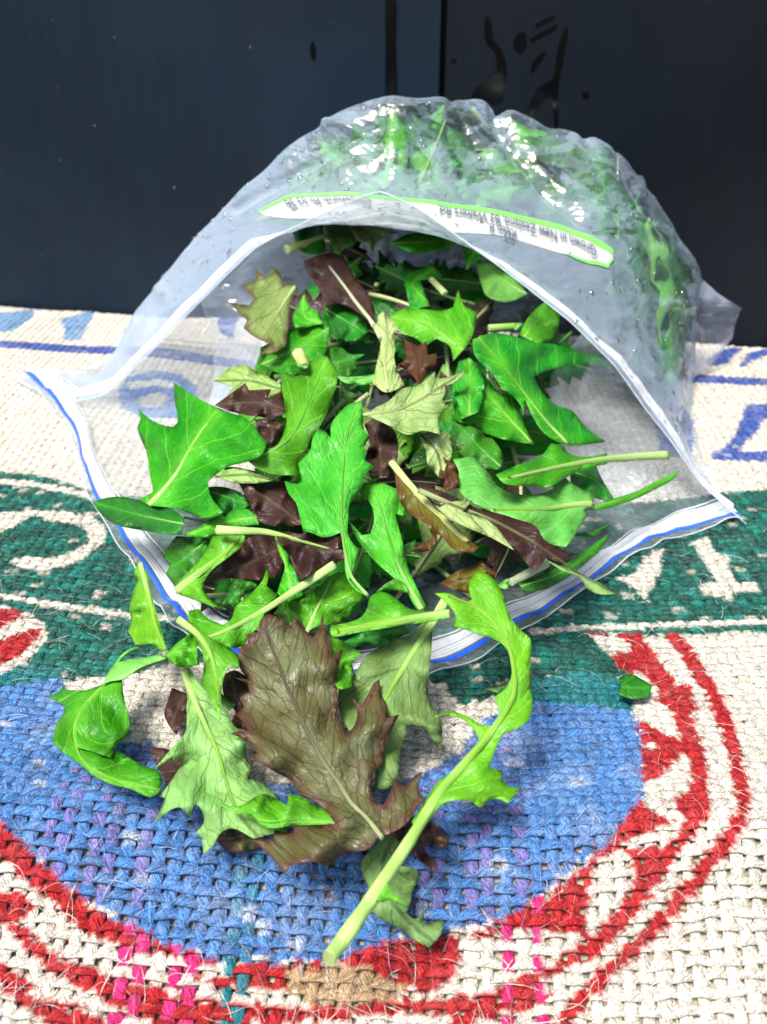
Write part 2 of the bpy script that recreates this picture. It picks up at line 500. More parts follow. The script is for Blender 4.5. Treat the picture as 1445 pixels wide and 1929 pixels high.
CREAM, BLUE, LBLUE, NAVY = (.88, .83, .70), (.055, .235, .62), (.17, .38, .66), (.02, .085, .46)
GREEN, TEAL, RED, TAN, PINK = (.0015, .135, .100), (.004, .21, .23), (.50, .007, .013), (.55, .38, .20), (.75, .03, .22)
prints = [   # flat print on the cloth: (colour, outline)
    (LBLUE, "-30,596 65,584 62,600 22,626 -30,632"), (LBLUE, "112,603 182,584 166,614 152,642 118,642 124,622"),
    (NAVY, "-60,642 20,644 100,650 215,654 330,660 480,682 480,698 330,680 215,669 100,664 20,658 -60,654"),
    (NAVY, "1180,702 1300,706 1380,712 1500,718 1500,730 1380,726 1300,722 1180,720"),
    (NAVY, "415,588 452,588 446,612 440,640 418,632 410,610"),
    (BLUE, "222,742 240,712 290,700 340,706 372,730 372,760 340,790 270,790 230,770"), (CREAM, "262,752 300,740 318,752 300,770 268,768"),
    (CREAM, "240,722 300,716 340,726 336,736 290,728 244,736"),
    (NAVY, "1262,764 1292,772 1306,800 1308,835 1300,856 1270,866 1240,850 1236,800"),
    (NAVY, "1404,764 1500,758 1500,790 1442,792 1425,815 1400,838 1392,853 1500,852 1500,869 1342,868 1341,851 1358,850 1375,835 1390,808 1398,785"),
    (NAVY, "1331,684 1345,668 1375,656 1398,658 1372,684 1350,692 1333,690"), (NAVY, "1392,692 1408,668 1445,656 1500,650 1500,662 1440,672 1404,692"),
    (GREEN, "-120,878 0,890 60,896 120,907 165,926 330,950 700,965 1050,955 1250,945 1320,938 1370,929 1445,924 1560,918 1560,1192 1445,1195 1300,1198 1110,1197 1150,1240 1195,1292 1172,1312 1000,1322 850,1332 835,1292 700,1262 340,1252 250,1282 120,1288 38,1266 92,1202 82,1176 60,1160 -120,1112"),
    (CREAM, "-120,894 0,904 60,909 130,920 180,936 176,944 130,932 60,919 0,913 -120,903"),
    (CREAM, "-60,1112 0,1120 80,1133 170,1146 330,1164 330,1174 170,1156 80,1144 0,1130 -60,1122"),
    (CREAM, "990,1190 1100,1179 1260,1175 1350,1172 1560,1166 1560,1176 1350,1182 1260,1185 1100,1189 1000,1199"),
    (CREAM, "-60,972 0,967 74,963 121,965 164,974 195,988 202,1007 195,1024 170,1043 156,1057 121,1069 83,1076 48,1076 16,1060 48,1050 104,1053 130,1043 159,1031 170,1019 163,998 142,988 83,982 76,974 59,974 35,989 0,1005 -60,1020"),
    (CREAM, "1156,1090 1195,1085 1215,1050 1250,1034 1241,1075 1216,1138 1197,1112 1175,1100"),
    (CREAM, "1300,1025 1332,1015 1347,1045 1373,1047 1373,1062 1369,1069 1380,1091 1386,1098 1420,1100 1430,1113 1425,1118 1383,1118 1376,1124 1349,1127 1325,1122 1317,1105 1349,1100 1341,1083 1325,1061"),
    (RED, "-60,1140 0,1150 40,1150 48,1165 10,1180 0,1186 -60,1190"), (CREAM, "-60,1190 0,1186 40,1172 82,1176 76,1188 30,1198 0,1206 -60,1210"),
    (RED, "-60,1208 0,1208 40,1194 78,1186 76,1200 46,1232 20,1248 0,1256 -60,1262"), (CREAM, "-60,1262 0,1256 38,1238 50,1246 20,1266 0,1276 -60,1284"),
    (TEAL, "-80,1284 0,1276 40,1254 112,1262 118,1284 40,1296 0,1300 -80,1304"),
    (TEAL, "985,1290 1090,1268 1165,1282 1195,1318 1192,1346 1080,1334 985,1336"),
    (BLUE, "-120,1304 0,1299 60,1290 118,1280 130,1312 160,1348 205,1396 240,1398 285,1402 340,1440 500,1480 700,1482 762,1474 832,1442 872,1402 902,1362 962,1332 1000,1326 1100,1332 1192,1342 1206,1400 1213,1480 1210,1530 1170,1575 1100,1625 1020,1690 930,1740 850,1760 740,1772 660,1808 520,1816 400,1806 300,1780 200,1722 120,1662 50,1602 0,1546 -120,1450"),
    (CREAM, "118,1288 170,1280 260,1270 345,1246 352,1300 305,1380 262,1396 215,1390 160,1330"),
    (CREAM, "742,1300 840,1288 856,1334 966,1310 905,1352 866,1420 760,1462 736,1380"),
    (RED, "-90,1470 -20,1530 10,1560 60,1612 120,1668 190,1724 250,1750 320,1786 400,1810 330,1822 250,1800 190,1770 150,1758 118,1720 80,1690 30,1640 -30,1590 -90,1545"),
    (RED, "-90,1690 0,1690 30,1680 62,1694 64,1724 30,1742 50,1752 110,1806 190,1838 300,1868 380,1896 430,1960 330,1960 250,1905 150,1862 90,1830 46,1786 10,1742 -90,1735"),
    (RED, "-90,1800 0,1812 40,1838 62,1852 60,1876 120,1890 190,1925 240,1975 130,1975 60,1905 10,1878 0,1840 -90,1830"),
    (RED, "300,1786 420,1812 520,1820 640,1812 740,1776 850,1764 870,1800 850,1850 800,1872 700,1862 600,1856 520,1870 420,1866 330,1838"),
    (CREAM, "236,1806 300,1800 352,1816 420,1822 430,1842 330,1840 250,1826"),
    (TAN, "540,1828 640,1818 700,1832 760,1860 752,1896 650,1905 590,1900 540,1872"),
    (RED, "180,1880 300,1880 420,1888 560,1900 720,1890 860,1880 980,1865 1040,1880 960,1920 800,1935 560,1945 420,1930 320,1915 220,1910"),
    (CREAM, "560,1928 760,1912 900,1915 860,1975 560,1975"),
    (RED, "1108,1196 1162,1196 1206,1196 1240,1248 1286,1308 1312,1378 1330,1440 1336,1512 1316,1560 1286,1604 1254,1646 1194,1726 1134,1796 1054,1838 964,1880 890,1932 840,1960 850,1920 940,1862 1030,1816 1106,1776 1166,1706 1228,1630 1262,1590 1292,1548 1304,1505 1298,1440 1282,1390 1262,1330 1212,1272 1172,1222"),
    (CREAM, "1112,1200 1158,1198 1180,1214 1212,1262 1168,1240 1130,1226"),
    (RED, "1252,1195 1280,1195 1312,1238 1356,1306 1382,1368 1398,1428 1412,1500 1408,1548 1372,1604 1332,1658 1282,1716 1232,1772 1172,1828 1122,1878 1066,1945 1030,1965 1050,1920 1100,1862 1150,1810 1210,1756 1260,1700 1310,1640 1350,1590 1382,1542 1386,1500 1372,1432 1358,1376 1332,1316 1290,1250"),
    (RED, "1150,1234 1210,1230 1252,1254 1192,1272 1164,1262"), (RED, "1228,1320 1300,1288 1312,1340 1264,1338"),
    (RED, "1204,1364 1224,1370 1258,1390 1292,1400 1276,1430 1240,1466 1214,1477 1211,1420"), (CREAM, "1216,1404 1236,1400 1240,1410 1222,1416"),
    (RED, "1264,1512 1332,1478 1338,1552 1310,1556 1280,1536"),
    (RED, "1209,1508 1226,1532 1272,1554 1200,1576 1112,1640 1110,1700 1102,1762 1030,1764 960,1764 858,1772 940,1737 1040,1682 1150,1590"),
    (RED, "1180,1606 1270,1588 1292,1590 1222,1692 1190,1722 1196,1650"),
    (CREAM, "960,1758 1020,1750 1046,1768 1030,1790 960,1790"), (CREAM, "950,1800 1040,1792 1060,1812 1000,1836 950,1830"),
]
prints_xy = []
for c, s in prints:
    p = poly(s)
    q = G(p[:, 0], p[:, 1])[:, :2]
    prints_xy.append((np.array(c), q, q.min(0), q.max(0)))

def inside(x, y, q):
    r = np.zeros(len(x), bool)
    x0, y0 = q[-1]
    for x1, y1 in q:
        if y0 != y1:
            c = ((y1 > y) != (y0 > y))
            r ^= c & (x < (x0 - x1) * (y - y1) / (y0 - y1 + 1e-15) + x1)
        x0, y0 = x1, y1
    return r

def wob(x, y):
    return (np.sin(x * 2900 + np.sin(y * 1700) * 2) + np.sin(y * 3300 + 1.7 + np.sin(x * 1500) * 2)) * .5

def cloth_colour(x, y, warp_tint=None, n_jit=0):
    jx = .00045 * wob(x * 1.0, y * .7 + .1) ; jy = .00045 * wob(x * .8 + .3, y)
    xx, yy = x + jx, y + jy
    out = np.tile(np.array(CREAM), (len(x), 1))
    code = np.zeros(len(x), int)
    for c, q, mn, mx in prints_xy:
        sel = np.nonzero((xx > mn[0]) & (xx < mx[0]) & (yy > mn[1]) & (yy < mx[1]))[0]
        if len(sel) == 0: continue
        ins = inside(xx[sel], yy[sel], q)
        if tuple(c) == RED:
            for ox, oy in ((.0002, 0), (-.0002, 0)):
                ins |= inside(xx[sel] + ox, yy[sel] + oy, q)
        k = sel[ins]
        out[k] = c
        code[k] = 0 if tuple(c) == CREAM else 1
    return out, code

def vert_rand(a, seed):
    return np.modf(np.abs(np.sin(a * 12.9898 + seed * 78.233) * 43758.5453))[0]

M_yarn, n_, l_, out_ = new_mat('jute_yarn'); nb = NB(n_, l_)
cc = nb.attr('print_colour', 'Color')
fv = nb.attr('fibre')
f1 = nb.noise(fv, 3.2, 2, .5); f2 = nb.noise(fv, 8, 2, .6)
fib = nb.smooth(nb.math('ADD', nb.math('MULTIPLY', f1, .5), nb.math('MULTIPLY', f2, .5)), .43, .56)
ccd = nb.mix(.999, cc, cc)
dark = nb.mix(1.0, cc, (.36, .34, .34), 'MULTIPLY')
lit = nb.mix(.035, nb.mix(1.0, cc, (1.25, 1.25, 1.25), 'MULTIPLY'), (.85, .85, .82))
c_ = nb.mix(fib, dark, lit)
nm_ = nb.bump(nb.math('ADD', f1, f2), .9, .0006)
l_.new(principled(nb, Base_Color=c_, Roughness=.8, Specular_IOR_Level=.10, Normal=nm_), out_.inputs[0])

M_back, n_, l_, out_ = new_mat('sack_back_layer'); nb = NB(n_, l_)
tc = n_.new('ShaderNodeTexCoord').outputs['Object']
c_ = nb.mix(nb.noise(tc, 700, 3), (.26, .22, .15), (.46, .40, .29))
l_.new(principled(nb, Base_Color=c_, Roughness=.9, Specular_IOR_Level=.1, Normal=nb.bump(nb.noise(tc, 900, 2), .8, .001)), out_.inputs[0])

sack = thing('burlap_sack', 'cream woven burlap sack with faded blue, green and red print under the leaves', 'sack', (0, .12, 0))

def xhalf(y):
    return .44 * np.sqrt(y * y + .13 ** 2) + .045

def cloth_xy(u, v):
    """cloth coordinates -> place: rows sag toward the viewer on the left"""
    s = .035 * softplus(-u / .035)
    y = v + .13 * s + .0006 * np.sin(u * 70 + v * 25)
    x = u + .0006 * np.sin(v * 60 + u * 12) + .03 * (v - .2) * (u > -9)
    return x, y

def back_y(x):
    return wall_y(x) - .0035

def yarn(kind, idx, tpar):
    """tpar: running parameter samples; builds one wavy yarn"""
    sgn = -1.0 if idx % 2 else 1.0
    A = .00037
    r1, r2, r3 = vert_rand(np.array([idx + .37]), 1 if kind else 2)[0], vert_rand(np.array([idx + .11]), 3)[0], vert_rand(np.array([idx + .71]), 5)[0]
    if kind == 0:      # weft runs along u
        v0 = idx * QW + (r1 - .5) * .0004
        u = tpar; v = np.full_like(u, v0) + .00018 * np.sin(u * 420 + r2 * 6.3)
        w = A * np.cos(np.pi * u / PW) * sgn
        hw, ht = .00134 * (.90 + .2 * r2), .00037
        run = u
    else:
        u0 = idx * PW + (r1 - .5) * .0006
        v = tpar; u = np.full_like(v, u0) + .0002 * np.sin(v * 380 + r2 * 6.3)
        w = -A * np.cos(np.pi * v / QW) * sgn
        hw, ht = .00138 * (.86 + .28 * r2), .00033
        run = v
    x, y = cloth_xy(u, v)
    lump = 1 + .16 * np.sin(run * 900 + r3 * 9) * np.sin(run * 377 + r1 * 5)
    # a yarn swells where it floats on top, and is pinched where it dives
    lump = lump * (1 + .10 * w / A)
    z = ground_z(x, y) + w
    path = np.stack([x, y, z], -1)
    return path, hw * lump, ht * (.9 + .2 * lump), r3

def build_yarn(kind, idx, t0, t1):
    far = None
    P_ = PW if kind == 0 else QW
    segs = 4
    if kind == 0 and idx * QW > .25: segs = 3
    n = max(3, int((t1 - t0) / (P_ / segs)) + 1)
    path, hw, ht, r3 = yarn(kind, idx, np.linspace(t0, t1, n))
    keep = np.ones(n, bool)
    keep &= path[:, 1] < back_y(path[:, 0])
    keep &= np.abs(path[:, 0]) < xhalf(path[:, 1]) + .004
    keep &= path[:, 1] > .066
    ii = np.nonzero(keep)[0]
    if len(ii) < 6: return None
    a, b = ii[0], ii[-1] + 1
    path, hw, ht = path[a:b], hw[a:b], ht[a:b]
    n = len(path)
    sides = 6 if path[:, 1].min() < .2 else 5
    side = np.array([0, 1, 0.]) if kind == 0 else np.array([-1., 0, 0])
    up = np.array([0, 0, 1.])
    ang = np.linspace(0, 2 * math.pi, sides, endpoint=False) + math.pi / sides
    v = path[:, None, :] + hw[:, None, None] * np.cos(ang)[None, :, None] * side + ht[:, None, None] * np.sin(ang)[None, :, None] * up
    run = np.concatenate([[0], np.cumsum(np.linalg.norm(np.diff(path, axis=0), axis=1))])
    tw = ang[None, :] + run[:, None] * (620 if kind == 0 else 500) + r3 * 6
    fibre = np.stack([np.repeat(run[:, None] * 95 + r3 * 50, sides, 1), np.cos(tw) * 1.5, np.sin(tw) * 1.5 + r3 * 30], -1).reshape(-1, 3)
    v = v.reshape(-1, 3)
    i = np.arange(n - 1)[:, None]; j = np.arange(sides)[None, :]; j2 = (j + 1) % sides
    q = np.stack([i * sides + j, i * sides + j2, (i + 1) * sides + j2, (i + 1) * sides + j], -1).reshape(-1, 4)
    return v, q, fibre, path, r3

def tint(colr, code, kind, idx, r3, x, y):
    br = .90 + .2 * r3
    colr = colr * br
    blue = (colr[:, 2] > colr[:, 1] * 1.5) & (colr[:, 2] > colr[:, 0])
    red = (colr[:, 0] > .35) & (colr[:, 1] < .1)
    green = (colr[:, 1] > colr[:, 0] * 6) & (colr[:, 2] < colr[:, 1])
    if kind == 1:
        k = idx % 23
        if k in (3, 4, 6, 7, 9):
            colr[blue & (y < .2)] = colr[blue & (y < .2)] * .45 + np.array([.26, .11, .42]) * .55
        pk = ((x > -.052) & (x < -.034)) | ((x > .021) & (x < .030))
        if idx % 3:
            colr[(red | (code == 0)) & pk & (y < .117)] = np.array([.78, .02, .20])
        if k in (15, 16):
            colr[(red | (code == 0)) & (y < .118) & (np.abs(x) < .03)] = np.array([.01, .22, .28])
            colr[blue & (y < .125)] = np.array([.03, .21, .36])
    # print that did not take: bare floats
    bare = vert_rand(np.floor(x * 330) * 7.1 + np.floor(y * 440) * 3.3, 9)
    colr[green & (bare > .955)] = np.array([.52, .52, .42])
    colr[green & (bare < .25)] *= .6
    colr[green & (bare > .25) & (bare < .40)] *= np.array([3., 1.9, 2.0])
    colr[blue & (bare < .16)] *= .72
    colr[blue & (bare > .97)] = np.array([.4, .5, .7])
    wear = .5 + .5 * np.sin(x * 210 + np.sin(y * 160) * 2) * np.sin(y * 250 + np.sin(x * 130) * 2)
    wear = np.where(code == 1, np.clip(wear - .45, 0, 1) * np.where(blue, .24, .08) + np.where(blue, .12, .04) * vert_rand(np.floor(x * 640) * 3.1 + np.floor(y * 640) * 5.7 + idx, 4), 0)[:, None]
    colr = colr * (1 - wear) + np.array([.80, .78, .72]) * wear * (.6 + .4 * blue[:, None])
    return np.clip(colr, 0, 1)

count = [0, 0]
for kind in (0, 1):
    if kind == 0: idxs = range(int(.060 / QW), int(.50 / QW))
    else: idxs = range(int(-.255 / PW), int(.255 / PW))
    for idx in idxs:
        if kind == 0:
            hwid = float(xhalf(np.array(idx * QW + .02))) + .02
            res = build_yarn(0, idx, -hwid, hwid)
        else:
            res = build_yarn(1, idx, .045, .50)
        if res is None: continue
        v, q, fibre, path, r3 = res
        nm = 'weft_yarn' if kind == 0 else 'warp_yarn'
        me = fast_mesh(nm, v, q)
        c, code = cloth_colour(v[:, 0], v[:, 1])
        c = tint(c, code, kind, idx, r3, v[:, 0], v[:, 1])
        a = me.color_attributes.new('print_colour', 'FLOAT_COLOR', 'POINT')
        a.data.foreach_set('color', np.hstack([c, np.ones((len(c), 1))]).astype(np.float32).ravel())
        a = me.attributes.new('fibre', 'FLOAT_VECTOR', 'POINT')
        a.data.foreach_set('vector', fibre.astype(np.float32).ravel())
        link(nm, me, M_yarn, sack)
        count[kind] += 1

xs = np.linspace(-.26, .26, 90); ys = np.linspace(.06, .48, 90)
gx, gy = np.meshgrid(xs, ys, indexing='ij')
gy = np.minimum(gy, back_y(gx))
gv = np.stack([gx, gy, ground_z(gx, gy) - .0016], -1).reshape(-1, 3)
link('back_layer', fast_mesh('back_layer', gv, grid_quads(90, 90)), M_back, sack)

# loose jute hairs standing off the weave
fvv, ftt, fcc, fff = [], [], [], []
nf = 3800
for k in range(nf):
    y = .085 + (.30) * rng.random() ** 1.9
    x = rng.uniform(-1, 1) * float(xhalf(np.array(y)))
    if y > float(back_y(x)) - .004: continue
    L = rng.uniform(.004, .012) * (1.6 if rng.random() < .06 else 1)
    a = rng.choice([0, math.pi / 2, math.pi, 4.7]) + rng.gauss(0, .5)
    bend = rng.gauss(0, .9)
    n = 6
    pts = []
    px_, py_ = x, y
    hmax = rng.uniform(.0003, .0013)
    for s in range(n):
        t = s / (n - 1)
        aa = a + bend * t
        pts.append((px_, py_, float(ground_z(px_, py_)) + .0007 + hmax * math.sin(math.pi * min(1, t * rng.uniform(.9, 1.05)))))
        px_ += L / n * math.cos(aa); py_ += L / n * math.sin(aa)
    v, q, t_ = tube_verts(pts, np.linspace(.00005, .000028, n) * rng.uniform(.8, 1.25), 3)
    fvv.append(v); ftt.append(q + sum(len(w) for w in fvv[:-1]) if False else q); fcc.append((x, y, len(v)))
off = 0; qs = []
for v, q in zip(fvv, ftt):
    qs.append(q + off); off += len(v)
V = np.vstack(fvv); Q = np.vstack(qs)
me = fast_mesh('loose_fibres', V, Q)
cx = np.concatenate([np.full(n, a) for a, b, n in fcc]); cyy = np.concatenate([np.full(n, b) for a, b, n in fcc])
c, code = cloth_colour(cx, cyy)
pale = vert_rand(cx * 9000, 2)[:, None]
c = np.where(pale > .45, c * .6 + np.array([.8, .77, .70]) * .4, c * .8 + .06)
a = me.color_attributes.new('print_colour', 'FLOAT_COLOR', 'POINT')
a.data.foreach_set('color', np.hstack([c, np.ones((len(c), 1))]).astype(np.float32).ravel())
a = me.attributes.new('fibre', 'FLOAT_VECTOR', 'POINT')
a.data.foreach_set('vector', (V * 60).astype(np.float32).ravel())
o = link('loose_fibres', me, M_yarn, sack)
o['kind'] = 'stuff'

# ================================================================== SALAD LEAVES
REG = {'A': (0, 560, 2.89), 'C': (400, 340, 2.89), 'D': (800, 340, 2.2403), 'E': (350, 780, 2.89), 'F': (780, 780, 2.1729),
       'I': (0, 1140, 2.89), 'J': (400, 1120, 2.89), 'K': (780, 1060, 2.1729), 'L': (500, 1480, 2.89), 'X': (0, 0, 1.0)}

def rp(reg, s):
    ox, oy, k = REG[reg]
    return poly(s) / k + np.array([ox, oy])

LM = {
    'green':  leaf_mat('leaf_green', (.010, .205, .003), (.034, .335, .006), (.15, .46, .035), rough=.40, net=.30, latmix=.85, vein_w=.022, tcol=(.07, .5, .01), veinmix=.62),
    'mint':   leaf_mat('leaf_mint', (.020, .265, .012), (.048, .385, .024), (.14, .50, .06), rough=.44, net=.55, latmix=.8, vein_w=.022, tcol=(.08, .5, .02), veinmix=.62),
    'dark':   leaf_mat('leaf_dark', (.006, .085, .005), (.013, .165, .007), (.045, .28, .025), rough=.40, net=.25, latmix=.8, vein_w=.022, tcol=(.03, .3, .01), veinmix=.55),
    'lime':   leaf_mat('leaf_lime', (.050, .265, .005), (.092, .345, .008), (.22, .48, .05), rough=.42, net=.25, latmix=.75, vein_w=.022, tcol=(.2, .6, .01), veinmix=.6),
    'under':  leaf_mat('leaf_light_under', (.075, .34, .04), (.125, .43, .075), (.24, .56, .13), rough=.5, net=.15, latmix=.5, tcol=(.2, .6, .05), veinmix=.6),
    'pale':   leaf_mat('leaf_pale_under', (.20, .40, .085), (.27, .47, .13), (.05, .075, .02), rough=.55, net=.5, vein_w=.014, tcol=(.35, .6, .08), veinmix=.75),
    'cream':  leaf_mat('leaf_cream_under', (.27, .42, .115), (.36, .49, .19), (.06, .045, .02), rough=.55, net=.6, vein_w=.016, tcol=(.45, .6, .12), veinmix=.8),
    'sage':   leaf_mat('leaf_sage_under', (.115, .27, .065), (.17, .34, .10), (.04, .055, .02), rough=.55, net=.4, vein_w=.014, tcol=(.25, .5, .08), veinmix=.65),
    'rimmed': leaf_mat('leaf_rimmed_under', (.18, .28, .065), (.25, .35, .09), (.05, .03, .015), rim=(.09, .06, .02), rough=.5, net=.6, vein_w=.016, tcol=(.35, .45, .08), veinmix=.75),
    'olive':  leaf_mat('leaf_olive', (.080, .078, .020), (.105, .135, .055), (.040, .016, .010), rim=(.070, .024, .016), rough=.44, net=.8, vein_w=.014, tcol=(.2, .13, .02), puff=.95, veinmix=.8, transl=.12, rimw=(.07, .46)),
    'purple': leaf_mat('leaf_purple', (.022, .011, .008), (.042, .020, .014), (.085, .055, .03), rim=(.042, .015, .011), rough=.42, net=.3, vein_w=.014, tcol=(.2, .05, .02), puff=.9, veinmix=.5, transl=.10, latmix=.7),
    'brown':  leaf_mat('leaf_brown', (.065, .028, .010), (.090, .048, .013), (.05, .018, .01), rim=(.08, .025, .01), rough=.42, net=.4, vein_w=.016, tcol=(.35, .12, .02), puff=.8),
    'mustard': leaf_mat('leaf_mustard', (.12, .14, .012), (.09, .13, .015), (.08, .04, .01), rim=(.10, .04, .01), rough=.42, net=.5, vein_w=.016, tcol=(.4, .3, .02)),
}
BACK = {'green': 'under', 'mint': 'under', 'dark': 'under', 'lime': 'green', 'under': 'green', 'pale': 'purple', 'cream': 'purple', 'sage': 'purple',
        'rimmed': 'purple', 'olive': 'pale', 'purple': 'sage', 'brown': 'pale', 'mustard': 'brown'}
SM = {
    'pale': stem_mat('stem_pale', (.36, .58, .13), (.45, .66, .20)),
    'lime': stem_mat('stem_lime', (.22, .50, .03), (.30, .58, .07)),
    'green': stem_mat('stem_green', (.06, .34, .015), (.11, .41, .03)),
    'straw': stem_mat('stem_straw', (.40, .45, .13), (.48, .52, .20)),
    'violet': stem_mat('stem_violet', (.13, .10, .07), (.17, .13, .08)),
    'brown': stem_mat('stem_brown', (.08, .07, .02), (.12, .10, .035)),
    'white': stem_mat('stem_white', (.48, .54, .33), (.58, .62, .44)),
}

def smooth_outline(p, step=5.0):
    """rounded outline with pointed lobe tips kept sharp"""
    n = len(p)
    a = np.roll(p, 1, 0); b = np.roll(p, -1, 0)
    d0 = p - a; d1 = b - p
    l0 = np.linalg.norm(d0, axis=1) + 1e-9; l1 = np.linalg.norm(d1, axis=1) + 1e-9
    cosang = (d0 * d1).sum(1) / (l0 * l1)
    corner = cosang < .62
    tan = (d0 / l0[:, None] + d1 / l1[:, None]); tl = np.linalg.norm(tan, axis=1) + 1e-9
    tan = tan / tl[:, None]
    out = []
    for k in range(n):
        k2 = (k + 1) % n
        p1, p2 = p[k], p[k2]
        L = l1[k]
        m1 = (d1[k] / L if corner[k] else tan[k]) * L
        m2 = (d1[k] / L if corner[k2] else tan[k2]) * L
        m = max(2, int(L / step))
        t = np.linspace(0, 1, m, endpoint=False)[:, None]
        h = (2 * t ** 3 - 3 * t ** 2 + 1) * p1 + (t ** 3 - 2 * t ** 2 + t) * m1 + (-2 * t ** 3 + 3 * t ** 2) * p2 + (t ** 3 - t ** 2) * m2
        out.append(h)
    return np.vstack(out)

def seg_dist(pts, line):
    """signed distance to a polyline and distance along it"""
    best = np.full(len(pts), 1e9); sd = np.zeros(len(pts)); al = np.zeros(len(pts))
    acc = 0.0
    m = len(line)
    for k in range(m - 1):
        a, b = line[k], line[k + 1]
        ab = b - a; L = np.linalg.norm(ab) + 1e-9
        t = ((pts - a) @ ab) / L ** 2
        lo = -5 if k == 0 else 0
        hi = 5 if k == m - 2 else 1
        tc = np.clip(t, lo, hi)
        q = a + tc[:, None] * ab
        d = np.linalg.norm(pts - q, axis=1)
        s = np.sign(ab[0] * (pts[:, 1] - a[1]) - ab[1] * (pts[:, 0] - a[0]))
        k_ = d < best
        best[k_] = d[k_]; sd[k_] = (d * s)[k_]; al[k_] = (acc + tc * L)[k_]
        acc += L
    return sd, al, acc

def blade_mesh(outline, mid, depth_fn, step):
    o = smooth_outline(outline, step * .75)
    # drop points that nearly coincide
    keep = [0]
    for k in range(1, len(o)):
        if np.linalg.norm(o[k] - o[keep[-1]]) > .8: keep.append(k)
    o = o[keep]
    mn, mx = o.min(0), o.max(0)
    gx = np.arange(mn[0], mx[0], step)
    pts = []
    for r, y in enumerate(np.arange(mn[1], mx[1], step * .87)):
        xs = gx + (step * .5 if r % 2 else 0)
        pts.append(np.stack([xs, np.full_like(xs, y)], -1))
    pts = np.vstack(pts) + nrg.uniform(-step * .12, step * .12, (sum(len(q) for q in pts), 2))
    pts = pts[inside(pts[:, 0], pts[:, 1], o)]
    # keep away from the border
    if len(pts):
        dmin = np.full(len(pts), 1e9)
        for k in range(0, len(o)):
            dmin = np.minimum(dmin, np.hypot(pts[:, 0] - o[k, 0], pts[:, 1] - o[k, 1]))
        pts = pts[dmin > step * .55]
    n = len(o)
    vin = [Vector((a, b)) for a, b in np.vstack([o, pts]) if True] if len(pts) else [Vector((a, b)) for a, b in o]
    r = delaunay_2d_cdt(vin, [], [list(range(n))], 1, 1e-5)
    v2 = np.array([(a.x, a.y) for a in r[0]])
    tri = np.array([list(f) for f in r[2] if len(f) == 3])
    # orientation toward the viewer: clockwise in image space (y down) faces the camera
    A = v2[tri[:, 0]]; B = v2[tri[:, 1]]; C = v2[tri[:, 2]]
    cr = (B[:, 0] - A[:, 0]) * (C[:, 1] - A[:, 1]) - (B[:, 1] - A[:, 1]) * (C[:, 0] - A[:, 0])
    tri[cr > 0] = tri[cr > 0][:, ::-1]
    dm = np.full(len(v2), 1e9)
    for k in range(0, n):
        dm = np.minimum(dm, np.hypot(v2[:, 0] - o[k, 0], v2[:, 1] - o[k, 1]))
    return v2, tri, dm

def set_leaf_attrs(me, uv, edge):
    a = me.attributes.new('leaf_uv', 'FLOAT_VECTOR', 'POINT')
    a.data.foreach_set('vector', uv.astype(np.float32).ravel())
    if edge is not None:
        a = me.attributes.new('edge', 'FLOAT', 'POINT')
        a.data.foreach_set('value', edge.astype(np.float32).ravel())

def solid(o, th=.00020):
    m = o.modifiers.new('thickness', 'SOLIDIFY')
    m.thickness = th
    m.offset = -1
    m.material_offset = 1
    m.material_offset_rim = 0
    m.use_even_offset = False

